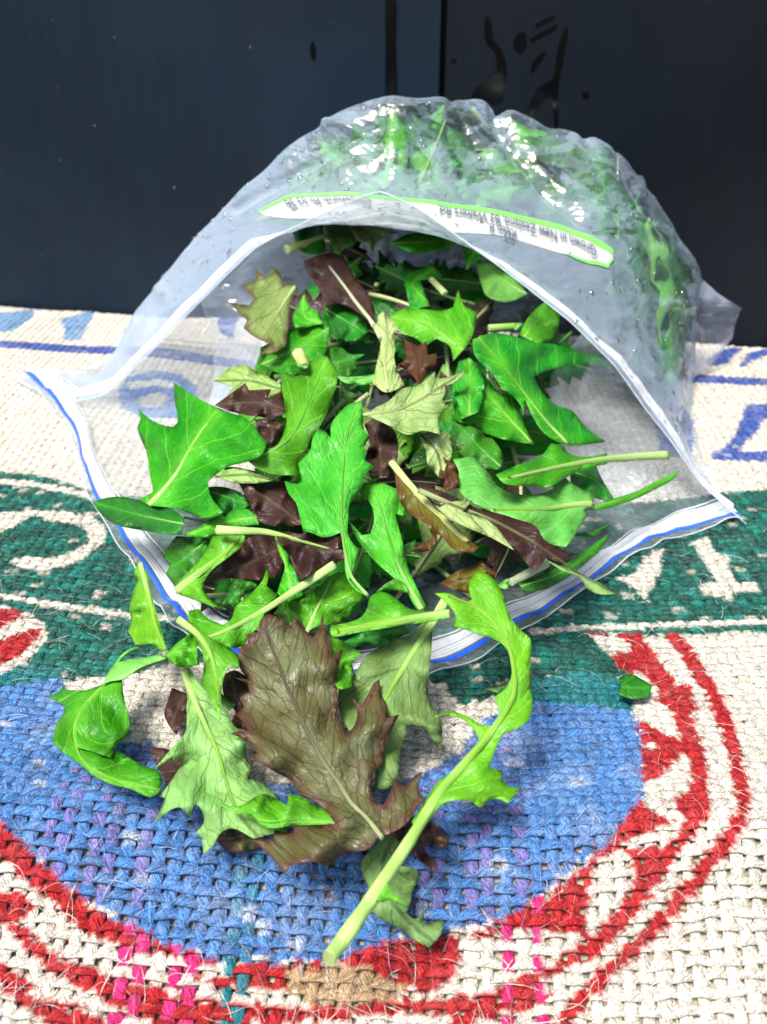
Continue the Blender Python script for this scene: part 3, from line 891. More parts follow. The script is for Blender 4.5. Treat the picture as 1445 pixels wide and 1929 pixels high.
leaf_seed = [0]
def leaf(label, mat, reg, lift, outline, mid, stem=None, r=0.0, crease=.16, tb=0.0, tt=0.0, wav=1.0, roll=0.0, extra=None, group=None, name='salad_leaf', tipr=.16, flat=.56, ground=False, bow=0.0, back=None):
    """outline and midrib were read off the photograph; each leaf gets its own distance, tilt and curl.
    lift mm toward the viewer above the heap; tb/tt mm extra at base/tip; crease folds the blade on its midrib"""
    leaf_seed[0] += 1
    sd_ = leaf_seed[0] * 3.77
    ol = rp(reg, outline); ml = catmull(rp(reg, mid), 8)
    total = np.linalg.norm(np.diff(ml, axis=0), axis=1).sum()
    ext = np.linalg.norm(ol.max(0) - ol.min(0))
    ctr = ol.mean(0)
    base_d = float(pile_depth(ctr[0], ctr[1]))
    h = 18.0
    gx = float(pile_depth(ctr[0] + 40, ctr[1]) - pile_depth(ctr[0] - 40, ctr[1])) / 80
    gy = float(pile_depth(ctr[0], ctr[1] + 40) - pile_depth(ctr[0], ctr[1] - 40)) / 80
    cmpx = base_d / FPX * 100          # cm per pixel here
    mpx = base_d / FPX
    def depth(px, py, dd, al, raw=False):
        t = al / total
        if ground:
            d = gdepth(px, py, .0035)
        else:
            d = base_d + gx * (px - ctr[0]) + gy * (py - ctr[1])
            # follow the heap a little for long leaves
            d = .6 * d + .4 * pile_depth(px, py)
        d = d - lift / 1000.0
        d = d - (tb * (1 - t) + tt * t) / 1000.0
        d = d + crease * np.abs(dd) * mpx + roll * dd * mpx + bow * ((t - .5) ** 2 - .08) * total * mpx
        if wav:
            e = np.clip(np.abs(dd) / (.12 * ext + 1), 0, 1)
            d = d + wav * .0021 * e * np.sin(al * 6.28 / (.27 * ext + 20) + sd_ + np.sign(dd) * 1.3) + wav * .0008 * e * np.sin(al * 6.28 / (.10 * ext + 14) + sd_ * 1.7 + np.sign(dd)) + wav * .0012 * np.sin(px * .045 + sd_) * np.cos(py * .05 + sd_ * 2)
        qv = (al - 1.45 * np.abs(dd)) * cmpx + sd_
        d = d - .0007 * np.clip(np.abs(dd) * cmpx / .35, 0, 1) * np.cos(6.283 * .95 * qv)
        return np.minimum(d, gdepth(px, py, .0016))
    bp = P(ml[0, 0], ml[0, 1], float(depth(ml[:1, 0], ml[:1, 1], np.zeros(1), np.zeros(1))[0]))
    root = thing(name, label, 'leaf', tuple(bp), group)
    for bi, (mt_, ol_) in enumerate([(mat, ol)] + [(m_, rp(reg, o_)) for m_, o_ in (extra or [])]):
        step = max(6.5, min(11.0, ext / 24))
        v2, tri, dm = blade_mesh(ol_, ml, None, step)
        dd, al, _ = seg_dist(v2, ml)
        dp = depth(v2[:, 0], v2[:, 1], dd, al)
        if bi: dp = dp - .0016 * bi
        v3 = P(v2[:, 0], v2[:, 1], dp)
        me = fast_mesh('blade', v3, tris=tri)
        set_leaf_attrs(me, np.stack([al * cmpx + sd_, dd * cmpx, np.full(len(al), sd_)], -1), np.clip(dm * cmpx / .9, 0, 1))
        ob = link('blade', me, [LM[mt_], LM[back or BACK[mt_]]], root)
        solid(ob)
    if stem:
        al = np.concatenate([[0], np.cumsum(np.linalg.norm(np.diff(ml, axis=0), axis=1))])
        t = al / total
        dp = depth(ml[:, 0], ml[:, 1], np.zeros(len(ml)), al)
        rad_px = (r * .72 if stem == 'green' else r) * ((1 - t) ** 1.15 * (1 - tipr) + tipr)
        rad = rad_px * dp / FPX
        path = P(ml[:, 0], ml[:, 1], dp - rad * flat * .55)
        v, q, tr = tube_verts(path, rad, 12, flat, nrm=np.array([0, -CS, SN]), rib=.07)
        me = fast_mesh('stem', v, q, tr)
        n = len(path)
        ang = np.tile(np.linspace(0, 6.28, 12, endpoint=False), n)
        suv = np.stack([np.repeat(al * cmpx, 12), np.cos(ang) * .4, np.sin(ang) * .4 + sd_], -1)
        suv = np.vstack([suv, suv[:1], suv[-1:]])
        set_leaf_attrs(me, suv, None)
        at = me.attributes.new('along', 'FLOAT', 'POINT')
        at.data.foreach_set('value', np.concatenate([np.repeat(t, 12), [0, 1]]).astype(np.float32))
        sm_ = np.ones(len(me.polygons), bool); sm_[len(q):] = False
        me.polygons.foreach_set('use_smooth', sm_)
        link('stem', me, SM[stem], root)
    return root

# ---- leaves spilled on the sack in front of the bag
leaf('large glossy olive and purple veined leaf lying in front of the bag', 'olive', 'J', 9,
 "905,1318 880,1352 829,1390 740,1405 689,1430 624,1480 539,1450 470,1462 419,1472 389,1520 330,1440 217,1338 330,1332 338,1282 440,1302 450,1225 560,1252 672,1250 610,1170 540,1112 470,1085 440,1025 330,960 270,922 195,892 245,862 190,802 100,756 150,740 205,748 170,690 130,652 172,612 148,560 200,530 190,482 108,446 200,462 150,402 150,290 195,262 188,215 250,207 260,140 300,105 380,130 430,172 456,120 502,190 545,232 580,190 596,108 620,210 640,260 650,332 712,298 686,400 680,560 692,680 726,756 762,730 790,650 768,568 812,602 850,540 880,482 910,463 926,560 946,590 940,672 1018,654 962,760 930,850 928,922 880,962 870,1040 890,1120 930,1146 970,1070 990,1000 1050,1042 1100,990 1134,966 1120,1060 1164,1112 1120,1150 1090,1200 1060,1240 1000,1282 930,1312",
 "925,1325 840,1220 760,1140 690,1030 600,900 520,750 450,590 370,400 300,200 300,125", 'violet', 5.0, crease=.10, wav=1.2, tipr=.12, tt=3)
leaf('bright green toothed leaf with a long thick pale stem ending on the red print', 'lime', 'K', 16,
 "85,125 150,125 210,160 240,150 225,110 235,60 270,35 320,60 360,120 380,190 400,230 440,280 475,310 476,400 482,500 470,640 440,670 410,685 370,700 330,770 310,840 360,850 365,890 382,910 437,925 385,982 330,966 270,1002 240,980 180,970 120,985 60,1060 20,1110 -10,1060 60,950 105,890 150,862 220,800 272,740 250,690 200,640 140,622 84,630 150,608 220,630 270,660 320,670 350,620 330,550 385,500 400,450 395,380 370,340 320,310 260,290 210,270 158,262 170,220 130,160",
 "-350,1622 -260,1500 -170,1370 -80,1235 0,1110 100,950 200,830 280,740 340,660 385,590 410,520 408,430 385,340 325,240 230,170 110,130", 'lime', 16, crease=.12, tb=-13, tt=2, tipr=.10, flat=.8,
 extra=[('lime', "-164,1388 -128,1340 -108,1300 -98,1340 -48,1388 -30,1402 -100,1382 -150,1392")])
leaf('pale green underside leaf with dark veins and jagged tips, left of the large olive leaf', 'pale', 'I', 6,
 "990,380 1000,352 1030,340 1060,390 1100,450 1200,480 1282,540 1240,580 1260,640 1320,700 1340,770 1346,830 1365,870 1360,922 1345,952 1400,950 1526,1050 1525,1110 1565,1232 1445,1252 1380,1267 1330,1240 1250,1215 1190,1250 1165,1300 1110,1356 1085,1250 1065,1240 1110,1180 1090,1100 1064,1078 1035,1162 1000,1110 960,1100 844,1187 900,1050 868,1040 950,930 992,850 990,823 950,857 940,820 833,907 900,820 960,750 1010,700 1020,640 1015,560 1020,480",
 "1000,350 1050,500 1110,640 1180,790 1230,950 1290,1120 1390,1240", 'lime', 7, crease=.14, wav=1.3, tipr=.08)
leaf('small yellow-green pointed leaf hanging over the pale jagged leaf', 'lime', 'I', 15,
 "966,72 1010,75 1080,130 1150,180 1260,240 1307,285 1300,340 1240,340 1215,400 1205,500 1196,624 1160,540 1130,470 1088,430 1110,330 1095,240 1040,160",
 "970,76 1080,165 1150,280 1180,420 1195,600", 'lime', 7, crease=.2, tipr=.06)
leaf('glossy bright green leaf curling round on itself at the far left on blue print', 'green', 'I', 5,
 "560,430 480,460 360,462 347,433 325,470 263,495 350,545 345,590 310,640 284,742 340,800 430,860 500,920 600,970 700,995 780,1030 820,1046 862,1020 886,950 870,908 800,880 720,842 650,800 560,760 500,700 480,600 540,500 600,430",
 "905,290 800,325 690,375 600,420 520,485 440,585 404,690 430,810 510,900 640,955 860,1010", 'lime', 5, crease=.22, wav=.8, tipr=.2,
 extra=[('green', "662,388 600,400 520,480 440,570 410,660 402,720 420,770 520,800 603,827 640,760 706,690 690,580 672,480"),
        ('under', "556,432 600,350 660,270 740,225 796,222 700,252 640,312 690,298 760,290 880,264 905,288 760,342 670,402 600,412")])
leaf('upright yellow-green leaf standing at the left edge of the zip', 'lime', 'I', 9,
 "760,-234 790,-200 810,-120 840,0 870,100 906,240 880,246 820,212 770,212 735,216 720,180 694,140 715,90 704,20 720,-60 740,-130 728,-180",
 "762,-230 812,-40 852,120 903,242", 'lime', 5, crease=.3, tipr=.6)
leaf('small folded glossy green leaf at the joint of the left stems', 'green', 'I', 17,
 "898,268 960,210 1042,148 1062,190 1087,322 1000,336 930,312", "900,275 980,250 1070,240", None, crease=.3)
leaf('dark purple scrap of leaf beside the pale jagged leaf', 'purple', 'I', 2,
 "935,449 1016,480 1016,560 990,640 960,706 910,640 894,590 920,500", "1010,490 960,570 930,660", None, ground=True, wav=.5)
leaf('dark brown leaf half hidden under the pale jagged leaf', 'purple', 'I', 1,
 "810,775 900,780 1000,830 1060,900 1000,980 950,1060 880,1040 900,960 850,870", "1040,880 940,850 830,790", None, ground=True, wav=.5)
leaf('olive brown leaf tip sticking out below the pale jagged leaf', 'olive', 'I', 1,
 "1160,1260 1250,1190 1400,1200 1450,1260 1400,1330 1320,1345 1236,1338", "1430,1240 1330,1270 1200,1290", None, ground=True, wav=.5)
leaf('slim green curled leaf between the pale jagged leaf and the olive leaf', 'green', 'J', 11,
 "28,1134 150,1150 220,1110 280,1084 340,1110 412,1152 414,1084 480,1100 560,1140 640,1200 677,1246 560,1252 400,1262 290,1272 220,1216 100,1176",
 "670,1246 480,1225 290,1240 120,1170 35,1137", 'green', 3, crease=.2)
leaf('grey green leaf piece pinned under the pale stem end', 'sage', 'L', 3,
 "716,253 660,270 600,320 555,370 518,430 545,520 580,600 585,682 620,722 720,772 800,832 890,882 950,812 972,733 940,730 870,757 860,688 830,722 800,722 768,690 790,640 795,580 830,520 852,480 790,450 720,440 742,330",
 "705,262 640,420 660,580 760,720 900,840", None, ground=True, wav=.7)
leaf('dark glossy purple leaf lump right of the olive leaf base', 'purple', 'L', 5,
 "690,250 760,200 830,150 900,195 962,230 1002,290 990,326 860,332 880,370 922,430 912,467 860,422 806,380 790,300 720,300", "700,270 830,240 985,300", None, crease=.1, wav=1.6)
leaf('brown leaf in the shade left of the large olive leaf', 'purple', 'J', 3,
 "58,440 110,415 230,470 260,600 240,760 150,730 90,722 130,640 60,540", "200,740 130,560 90,440", None, wav=.8)
leaf('sage green leaf with long stem behind the large olive leaf', 'sage', 'J', 3,
 "1200,120 1120,175 1080,220 980,240 900,290 830,340 775,430 690,480 690,620 760,760 860,860 885,1000 880,1056 960,1062 1006,990 1020,870 1045,780 1065,725 1110,712 1160,735 1205,805 1241,853 1248,700 1215,640 1180,570 1175,500 1190,330 1200,180",
 "1272,28 1180,180 1080,340 960,540 900,700 890,1000", 'lime', 9, crease=.08, tipr=.06, tb=4)
leaf('small torn dark green scrap lying alone on the red ring print', 'dark', 'K', 0,
 "838,472 880,454 930,475 976,502 962,550 890,556 834,536 848,505", "840,510 970,515", None, ground=True, crease=.02, wav=.15, name='leaf_scrap', back='dark')
leaf('tiny pale green scrap on the dark green print by the zip', 'sage', 'K', 0,
 "288,515 340,502 384,486 372,510 340,532 312,520", "295,515 380,492", None, ground=True, crease=.02, wav=.1, name='leaf_scrap', back='sage')

# ---- middle of the heap
leaf('green leaf with a long pale cut stem slanting up right, left of the heap', 'green', 'E', 10,
 "20,1070 70,1060 120,1112 200,1146 246,1120 270,1050 340,990 420,900 440,838 459,860 440,935 500,985 420,1100 410,1140 345,1210 320,1262 240,1272 130,1232 60,1262 10,1180",
 "812,820 620,945 400,1085 250,1165 130,1215 20,1250", 'pale', 8.5, crease=.12, tipr=.35, tb=6)
leaf('yellow-green leaf with a thick horizontal stem in the heap centre', 'lime', 'E', 16,
 "785,1182 790,1150 900,1130 960,1100 990,1050 1000,1000 1040,970 1100,975 1150,1010 1220,1060 1320,1072 1430,1062 1440,1110 1300,1132 1100,1162 950,1186 800,1216",
 "1440,1088 1300,1106 1100,1138 940,1165 788,1196", 'lime', 8, crease=.1, tipr=.85)
leaf('light green spoon leaf with long stem pointing down to the lower right', 'mint', 'E', 11,
 "970,375 1050,368 1130,400 1200,430 1222,480 1182,552 1140,540 1160,620 1190,740 1210,830 1250,930 1307,1042 1290,1077 1258,1060 1200,960 1120,880 1020,790 930,680 880,565 905,600 960,660 1006,650 1026,570 1000,480 940,430",
 "1285,1066 1210,930 1150,800 1100,650 1060,500 1010,400", 'green', 7, crease=.14, tipr=.1,
 extra=[('green', "1030,978 1080,930 1140,893 1200,930 1207,972 1140,962 1080,967")])
leaf('large upright mint green leaf with toothed edge in the middle of the heap', 'mint', 'E', 21,
 "957,-74 967,0 966,60 1002,130 970,180 970,250 1029,286 990,310 966,360 960,400 920,450 886,510 886,570 880,640 900,690 942,736 930,800 890,900 950,962 1002,992 930,962 880,900 862,760 842,642 800,662 740,670 680,645 640,642 620,560 600,480 560,430 539,364 600,370 620,330 610,270 640,240 680,190 690,130 720,80 760,95 790,132 790,60 830,0 880,-50",
 "988,986 900,880 865,740 850,600 850,480 860,300 880,120 920,0 952,-65", 'green', 4.5, crease=.16, wav=1.2, tipr=.2)
leaf('round lobed glossy green leaf with pale midrib left of the mint leaf', 'green', 'C', 18,
 "620,955 665,1003 679,1080 670,1150 640,1230 590,1330 545,1400 500,1480 470,1510 470,1600 360,1602 270,1580 235,1562 188,1515 260,1470 300,1460 340,1450 385,1390 405,1310 395,1230 380,1140 370,1043 410,1050 450,1065 490,1055 520,1000 570,965",
 "225,1522 360,1450 430,1390 490,1290 550,1150 612,995", 'green', 4, crease=.2, tipr=.2)
leaf('broad star-shaped glossy green leaf with white midrib over the left of the bag', 'green', 'A', 15,
 "945,463 1000,500 1060,540 1160,590 1260,630 1342,662 1372,690 1412,746 1453,786 1432,846 1342,896 1252,916 1212,936 1130,1000 1140,1070 1212,1170 1180,1190 1100,1202 1040,1180 960,1150 870,1137 810,1132 748,1100 800,1080 832,1058 830,1030 815,970 800,850 770,780 748,710 765,660 749,602 800,650 870,690 940,706 966,680 965,640 950,560",
 "812,1132 880,1060 960,960 1020,850 1080,750 1150,655", 'pale', 5, crease=.12, tipr=.15, wav=1.2)
leaf('narrow dark green leaf tip lying across the left zip', 'dark', 'A', 13,
 "502,1115 560,1095 640,1085 740,1100 850,1130 940,1155 1000,1200 990,1290 950,1292 860,1280 700,1256 600,1222 540,1170",
 "1000,1235 850,1205 700,1170 510,1118", 'green', 2.5, crease=.1)
leaf('bright green leaf under the pale horizontal stem at the left', 'green', 'E', 8,
 "-6,653 60,620 130,575 200,545 270,520 335,518 382,555 397,602 330,612 200,642 100,670 30,667", "10,656 180,600 370,560", None, crease=.2)
leaf('dark purple leaf with a pale horizontal stem cut at its left end', 'purple', 'E', 17,
 "496,640 560,640 640,652 682,622 740,677 853,643 830,730 904,750 850,790 800,822 700,862 620,902 600,860 560,760 500,690",
 "168,632 300,636 420,640 520,660 660,700 830,745", 'pale', 9, crease=.14, tipr=.1, wav=1.4)
leaf('yellow-green leaf base with thick stem curving down at the left', 'lime', 'A', 11,
 "1160,1300 1330,1288 1332,1330 1260,1402 1180,1462 1120,1532 1110,1580 1150,1650 1242,1702 1130,1672 1040,1642 958,1612 964,1560 1050,1470 1110,1400 1140,1340",
 "962,1600 1100,1490 1220,1400 1310,1300", 'lime', 8.5, crease=.14, tipr=.3)
leaf('dark green lobed leaf below the narrow leaf at the left', 'dark', 'A', 3,
 "897,1390 960,1300 1140,1310 1142,1352 1090,1432 1000,1532 950,1572 903,1502 932,1450 905,1420", "1120,1330 1010,1420 910,1490", 'green', 2.5, crease=.15)
leaf('dull purple leaf between the star leaf and the mint leaf', 'purple', 'E', 8,
 "285,370 420,368 540,363 582,430 622,560 632,606 500,612 400,582 345,480", "628,600 500,500 330,390", None, crease=.1)
leaf('thin pale folded leaf above the dull purple leaf', 'pale', 'E', 13,
 "156,342 220,290 330,300 430,330 493,360 400,374 270,372", "165,342 330,330 485,362", None, crease=.2)
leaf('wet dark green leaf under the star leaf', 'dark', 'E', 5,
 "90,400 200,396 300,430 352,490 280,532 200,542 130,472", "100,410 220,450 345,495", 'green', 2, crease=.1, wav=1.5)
leaf('blackish purple leaf in the hollow left of centre', 'purple', 'E', 4,
 "226,770 300,700 410,650 500,660 532,750 520,850 470,892 340,902 230,892 104,912 180,830", "110,908 300,830 500,740", None, crease=.1, wav=1.6)
leaf('narrow upright bright green leaf edge below the purple leaf', 'green', 'E', 12,
 "484,650 520,700 562,765 590,840 612,900 642,985 560,1022 498,972 520,900 540,822 510,760", "560,1015 560,880 490,660", None, crease=.25)
leaf('wide green leaf with white midrib behind the olive leaf tip', 'green', 'E', 6,
 "478,1087 560,1000 640,985 720,940 810,868 887,858 985,980 905,1080 886,1122 800,1142 700,1162 660,1188 620,1110 575,1157 540,1120",
 "658,1188 700,1090 745,1000 805,880", 'pale', 3.5, crease=.16, tipr=.3)
leaf('dark green leaf tips behind the left pale stem', 'dark', 'E', 3,
 "258,900 380,878 384,942 300,1002 270,1062 200,1042", "215,1040 300,960 375,890", None)
leaf('small glossy green lobe right of the olive leaf tip', 'green', 'J', 8,
 "640,230 720,260 812,325 760,370 772,430 760,500 690,522 650,450 640,320", "650,480 690,380 800,330", 'green', 2, crease=.14)
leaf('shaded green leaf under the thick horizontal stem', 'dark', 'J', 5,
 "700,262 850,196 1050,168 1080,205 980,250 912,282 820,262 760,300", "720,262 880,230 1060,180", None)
leaf('dark glossy purple leaf right of the mint leaf top', 'purple', 'E', 15,
 "972,60 1022,18 1100,60 1142,100 1152,230 1105,342 1010,352 978,250 1002,150", "1060,340 1060,200 1010,40", None, crease=.1, wav=1.8)
leaf('pale green notched leaf hanging right of the heap centre', 'cream', 'E', 19,
 "1268,110 1390,88 1450,120 1447,230 1412,290 1402,357 1330,300 1300,180", "1280,110 1370,210 1395,345", None, crease=.1)
leaf('mustard brown leaf with pale stem pointing down right', 'mustard', 'F', 18,
 "-85,215 10,300 80,370 150,440 264,545 242,567 160,550 120,505 92,490 95,515 60,557 -25,562 40,532 75,500 55,450 0,420 -50,370",
 "-95,195 0,310 120,430 258,558", 'straw', 6.5, crease=.14, tipr=.95)

# ---- right of the heap
leaf('large pale green smooth leaf with thick midrib at the right of the heap', 'under', 'F', 13,
 "160,185 240,173 290,220 350,300 440,330 540,320 575,300 540,272 610,250 655,290 742,330 727,370 690,395 712,410 660,490 620,543 560,532 480,472 380,422 280,382 200,332 180,290 185,240",
 "728,368 640,375 540,388 400,392 300,392", 'lime', 7, crease=.1, tipr=.4)
leaf('deep green leaf with long white-green stem pointing right', 'green', 'F', 20,
 "336,247 430,205 520,170 560,120 612,130 626,155 700,175 790,160 790,203 690,226 620,262 540,300 480,292 420,292 368,282",
 "1040,168 900,176 750,190 620,212 500,238 345,272", 'pale', 8, crease=.12, tipr=.35)
leaf('big arrow-shaped glossy green leaf with two long lobes at the right', 'green', 'D', 17,
 "203,670 280,645 370,655 450,680 540,690 620,710 700,730 760,760 800,802 740,780 640,775 560,790 490,810 462,830 500,900 560,950 620,970 680,1040 764,1102 720,1110 640,1116 590,1112 500,1060 450,980 424,920 418,1000 408,950 340,880 270,800 210,730",
 "600,1110 500,1000 400,870 320,770 235,672", 'green', 5, crease=.16, tipr=.3, wav=1.2)
leaf('mid green leaf tucked under the arrow-shaped leaf', 'green', 'D', 8,
 "148,755 200,770 260,830 300,880 340,906 388,893 410,1000 462,1112 380,1102 300,1082 130,1012 118,900 130,820", "450,1105 280,920 160,775", 'green', 3, crease=.14)
leaf('dark oval leaf in shade left of the long white-green stem', 'dark', 'F', 8,
 "158,20 260,60 330,110 367,190 350,227 260,212 180,152", "355,215 270,140 170,40", 'green', 2)
leaf('dark green leaf drooping below the long white-green stem', 'dark', 'F', 8,
 "640,230 740,198 772,270 818,346 780,352 720,332 650,292", "660,240 740,270 810,342", 'green', 2)
leaf('thin green leaf blade pointing to the right bag corner', 'green', 'F', 14,
 "690,392 800,350 900,320 1000,270 1090,228 1076,252 980,312 880,357 780,387", "700,388 880,338 1080,240", 'green', 2.5, crease=.3)
leaf('long purple-brown leaf hanging over the zip at the lower right', 'purple', 'F', 20,
 "20,298 100,310 190,350 270,390 340,405 420,430 500,460 530,510 600,555 653,575 610,602 560,595 545,582 500,637 470,622 440,580 410,540 330,500 270,460 180,410 90,370",
 "20,312 190,385 330,440 480,520 600,600 700,665 830,733", 'brown', 5, crease=.12, tipr=.15, wav=1.4,
 extra=[('sage', "548,600 640,638 690,660 760,690 837,736 740,732 700,702 680,670 610,642"),
        ('cream', "98,386 150,360 237,353 200,400 260,410 312,440 412,557 330,512 250,477 170,442")])
leaf('slender dark green leaf beside the white stem inside the lower right corner', 'dark', 'F', 6,
 "428,692 560,640 640,600 720,540 802,488 780,532 700,612 620,672 520,722 450,722", "440,705 620,640 790,500", 'green', 2, crease=.2)
leaf('white-green cut stem in the lower right of the mouth', 'under', 'F', 8,
 "330,700 385,672 420,690 380,715", "545,608 470,650 395,690", 'white', 9, tipr=.8)
leaf('small dark green blade flat on the film at the right', 'dark', 'F', 3,
 "648,492 740,474 808,450 760,490 700,502", "655,492 800,454", None)
leaf('brownish green curled leaf above the long toothed leaf', 'mustard', 'F', 10,
 "108,692 180,640 280,608 342,650 300,680 230,732 180,722", "330,645 230,670 115,692", None, crease=.14)
leaf('small brown leaf tip hanging beside the big pale leaf', 'brown', 'F', 20,
 "120,178 180,213 186,302 130,312 102,260", "130,185 145,300", None)

# ---- inside the mouth of the bag
leaf('pale leaf with purple toothed rim against the left film', 'rimmed', 'C', 20,
 "230,473 290,530 326,468 372,510 386,560 440,560 467,590 430,650 420,760 400,900 320,942 258,942 320,890 220,842 168,800 190,760 94,665 200,680 230,640 163,570 240,540",
 "450,575 380,680 320,780 280,900", 'straw', 3, crease=.08)
leaf('reddish purple leaf with a white midrib deep in the mouth', 'purple', 'C', 12,
 "496,440 600,400 700,408 742,470 800,560 860,640 887,730 870,782 800,722 700,672 598,692 590,600 530,530",
 "940,900 880,790 780,660 700,550 635,465", 'white', 5, crease=.1, tipr=.35)
leaf('twisted pale yellow-green leaf standing in the middle of the mouth', 'cream', 'C', 26,
 "940,708 956,755 992,760 985,790 1023,800 985,830 1000,880 990,960 1010,1040 1047,1112 990,1142 940,1152 873,1100 890,1020 910,930 925,850 863,790 900,770 900,740",
 "955,1140 940,1000 955,860 942,720", 'straw', 3, crease=.25)
leaf('cream underside leaf with brown veins and curled brown tip', 'cream', 'C', 28,
 "818,1272 900,1230 960,1200 1040,1130 1110,1120 1132,1108 1212,1038 1222,1080 1292,1068 1372,1035 1360,1060 1290,1110 1262,1112 1270,1150 1250,1190 1283,1230 1230,1290 1242,1382 1150,1360 1060,1382 1000,1352 920,1312",
 "820,1275 1000,1250 1120,1200 1250,1120", 'straw', 3, crease=.1, wav=1.4)
leaf('small rusty brown toothed leaf above the cream leaf', 'brown', 'C', 20,
 "1033,863 1120,900 1167,873 1170,950 1222,940 1215,1010 1170,1060 1130,1117 1090,1060 1018,1010 1060,960", "1130,1110 1120,1000 1090,890", None)
leaf('broad yellow-green leaf with pointed ears at the back right of the mouth', 'lime', 'C', 12,
 "955,750 1030,700 1150,700 1250,710 1312,690 1337,596 1372,680 1443,720 1410,860 1312,982 1290,900 1220,860 1160,900 1090,850 1030,830",
 "1330,900 1250,840 1150,780 980,745", 'green', 3, crease=.12)
leaf('green leaf with a blunt top below the rimmed leaf', 'green', 'C', 15,
 "380,805 500,805 600,768 637,800 630,880 612,960 500,1052 400,1062 265,1000 330,910 397,860", "275,1000 430,930 625,810", 'green', 3, crease=.12)
leaf('short pale stalk standing up in the blunt green leaf', 'under', 'C', 22,
 "455,1000 520,990 520,1020 480,1030", "462,930 500,1010", 'straw', 11, tipr=.9)
leaf('small curled green leaf beside the rimmed leaf', 'green', 'C', 18,
 "438,740 470,670 502,613 530,690 592,730 600,780 520,792 450,802", "590,770 500,740 495,630", None, crease=.3)
leaf('dark green pointed leaf below the white midrib leaf', 'dark', 'C', 8,
 "600,920 700,908 740,940 832,945 780,980 792,1030 720,1072 640,1062", "630,1000 720,980 825,947", None)
leaf('pale veined leaf poking out at the left edge of the mouth', 'pale', 'C', 12,
 "8,1090 70,1035 100,1020 180,1003 240,1040 290,1062 372,1110 372,1150 300,1202 250,1202 180,1162 80,1172 120,1120", "370,1135 200,1090 20,1092", None, crease=.08)
leaf('dark purple leaf with shiny tips at the left edge of the heap', 'purple', 'C', 16,
 "15,1222 100,1160 180,1103 200,1142 322,1135 290,1202 382,1140 397,1262 330,1292 240,1282 120,1262", "380,1240 250,1210 40,1220", None, crease=.1, wav=1.5)
leaf('crinkled purple leaf bit below the shiny purple leaf', 'purple', 'C', 15,
 "228,1300 330,1298 392,1340 372,1402 340,1442 290,1422", "380,1350 250,1320", None, wav=1.6)
leaf('slim light green leaf lying across the middle of the mouth', 'under', 'C', 18,
 "676,1068 780,1068 887,1054 884,1102 780,1112 720,1098", "680,1070 880,1080", 'green', 2)
leaf('grey green toothed leaf hanging under the sticker', 'sage', 'C', 10,
 "585,222 720,228 802,300 752,382 722,362 690,402 660,404 640,330 615,290", "600,230 660,300 700,390", None)
leaf('yellowish toothed leaf hanging right of the grey green one', 'cream', 'C', 11,
 "745,248 900,253 1015,283 960,300 940,312 900,332 871,404 850,342 800,332", "760,255 860,290 872,390", None)
leaf('long smooth green leaf under the top of the mouth', 'green', 'C', 13,
 "958,342 1080,288 1300,298 1375,330 1250,372 1100,392", "965,343 1150,335 1370,330", 'green', 2, crease=.1)
leaf('green leaf curling down at the upper right of the mouth', 'green', 'C', 15,
 "1343,330 1450,345 1520,380 1440,440 1385,487 1370,400", "1440,360 1385,475", None, crease=.2)
leaf('cut straw-coloured stem at the upper left of the mouth', 'dark', 'C', 12,
 "430,265 600,242 622,382 560,402 480,380", "400,378 500,345 610,305", 'straw', 9, tipr=.6)
leaf('pale toothed leaf on the right side of the mouth', 'under', 'D', 8,
 "213,330 300,358 400,430 434,480 340,512 258,482 240,440", "430,480 330,420 225,335", 'lime', 2.5)
leaf('pointed green leaf standing at the right side of the mouth', 'green', 'D', 8,
 "398,650 450,560 512,508 572,570 552,652 480,692", "420,660 510,520", 'green', 2, crease=.25)
leaf('green leaf deep in the right of the mouth', 'green', 'C', 6,
 "1038,510 1200,458 1254,520 1130,542 1184,682 1078,702", "1180,670 1090,560 1220,480", None)
leaf('short yellow-green cut stem at the right of the mouth', 'under', 'D', 8,
 "380,600 420,605 410,625 380,630", "270,622 400,612", 'lime', 6, tipr=.9)
leaf('small pale stalk end deep in the mouth', 'under', 'C', 12,
 "1180,530 1200,528 1210,545 1190,550", "1268,615 1190,535", 'straw', 6, tipr=.9)
leaf('dark green leaf behind the twisted pale leaf', 'dark', 'C', 2,
 "610,690 720,660 820,740 850,820 780,870 660,860 600,790", "620,700 830,830", 'green', 2)
leaf('fresh green leaf with toothed top right of the twisted pale leaf', 'green', 'C', 16,
 "1340,985 1400,965 1450,1010 1480,1130 1450,1260 1350,1300 1320,1180 1330,1060", "1400,1280 1400,990", 'green', 2.5)

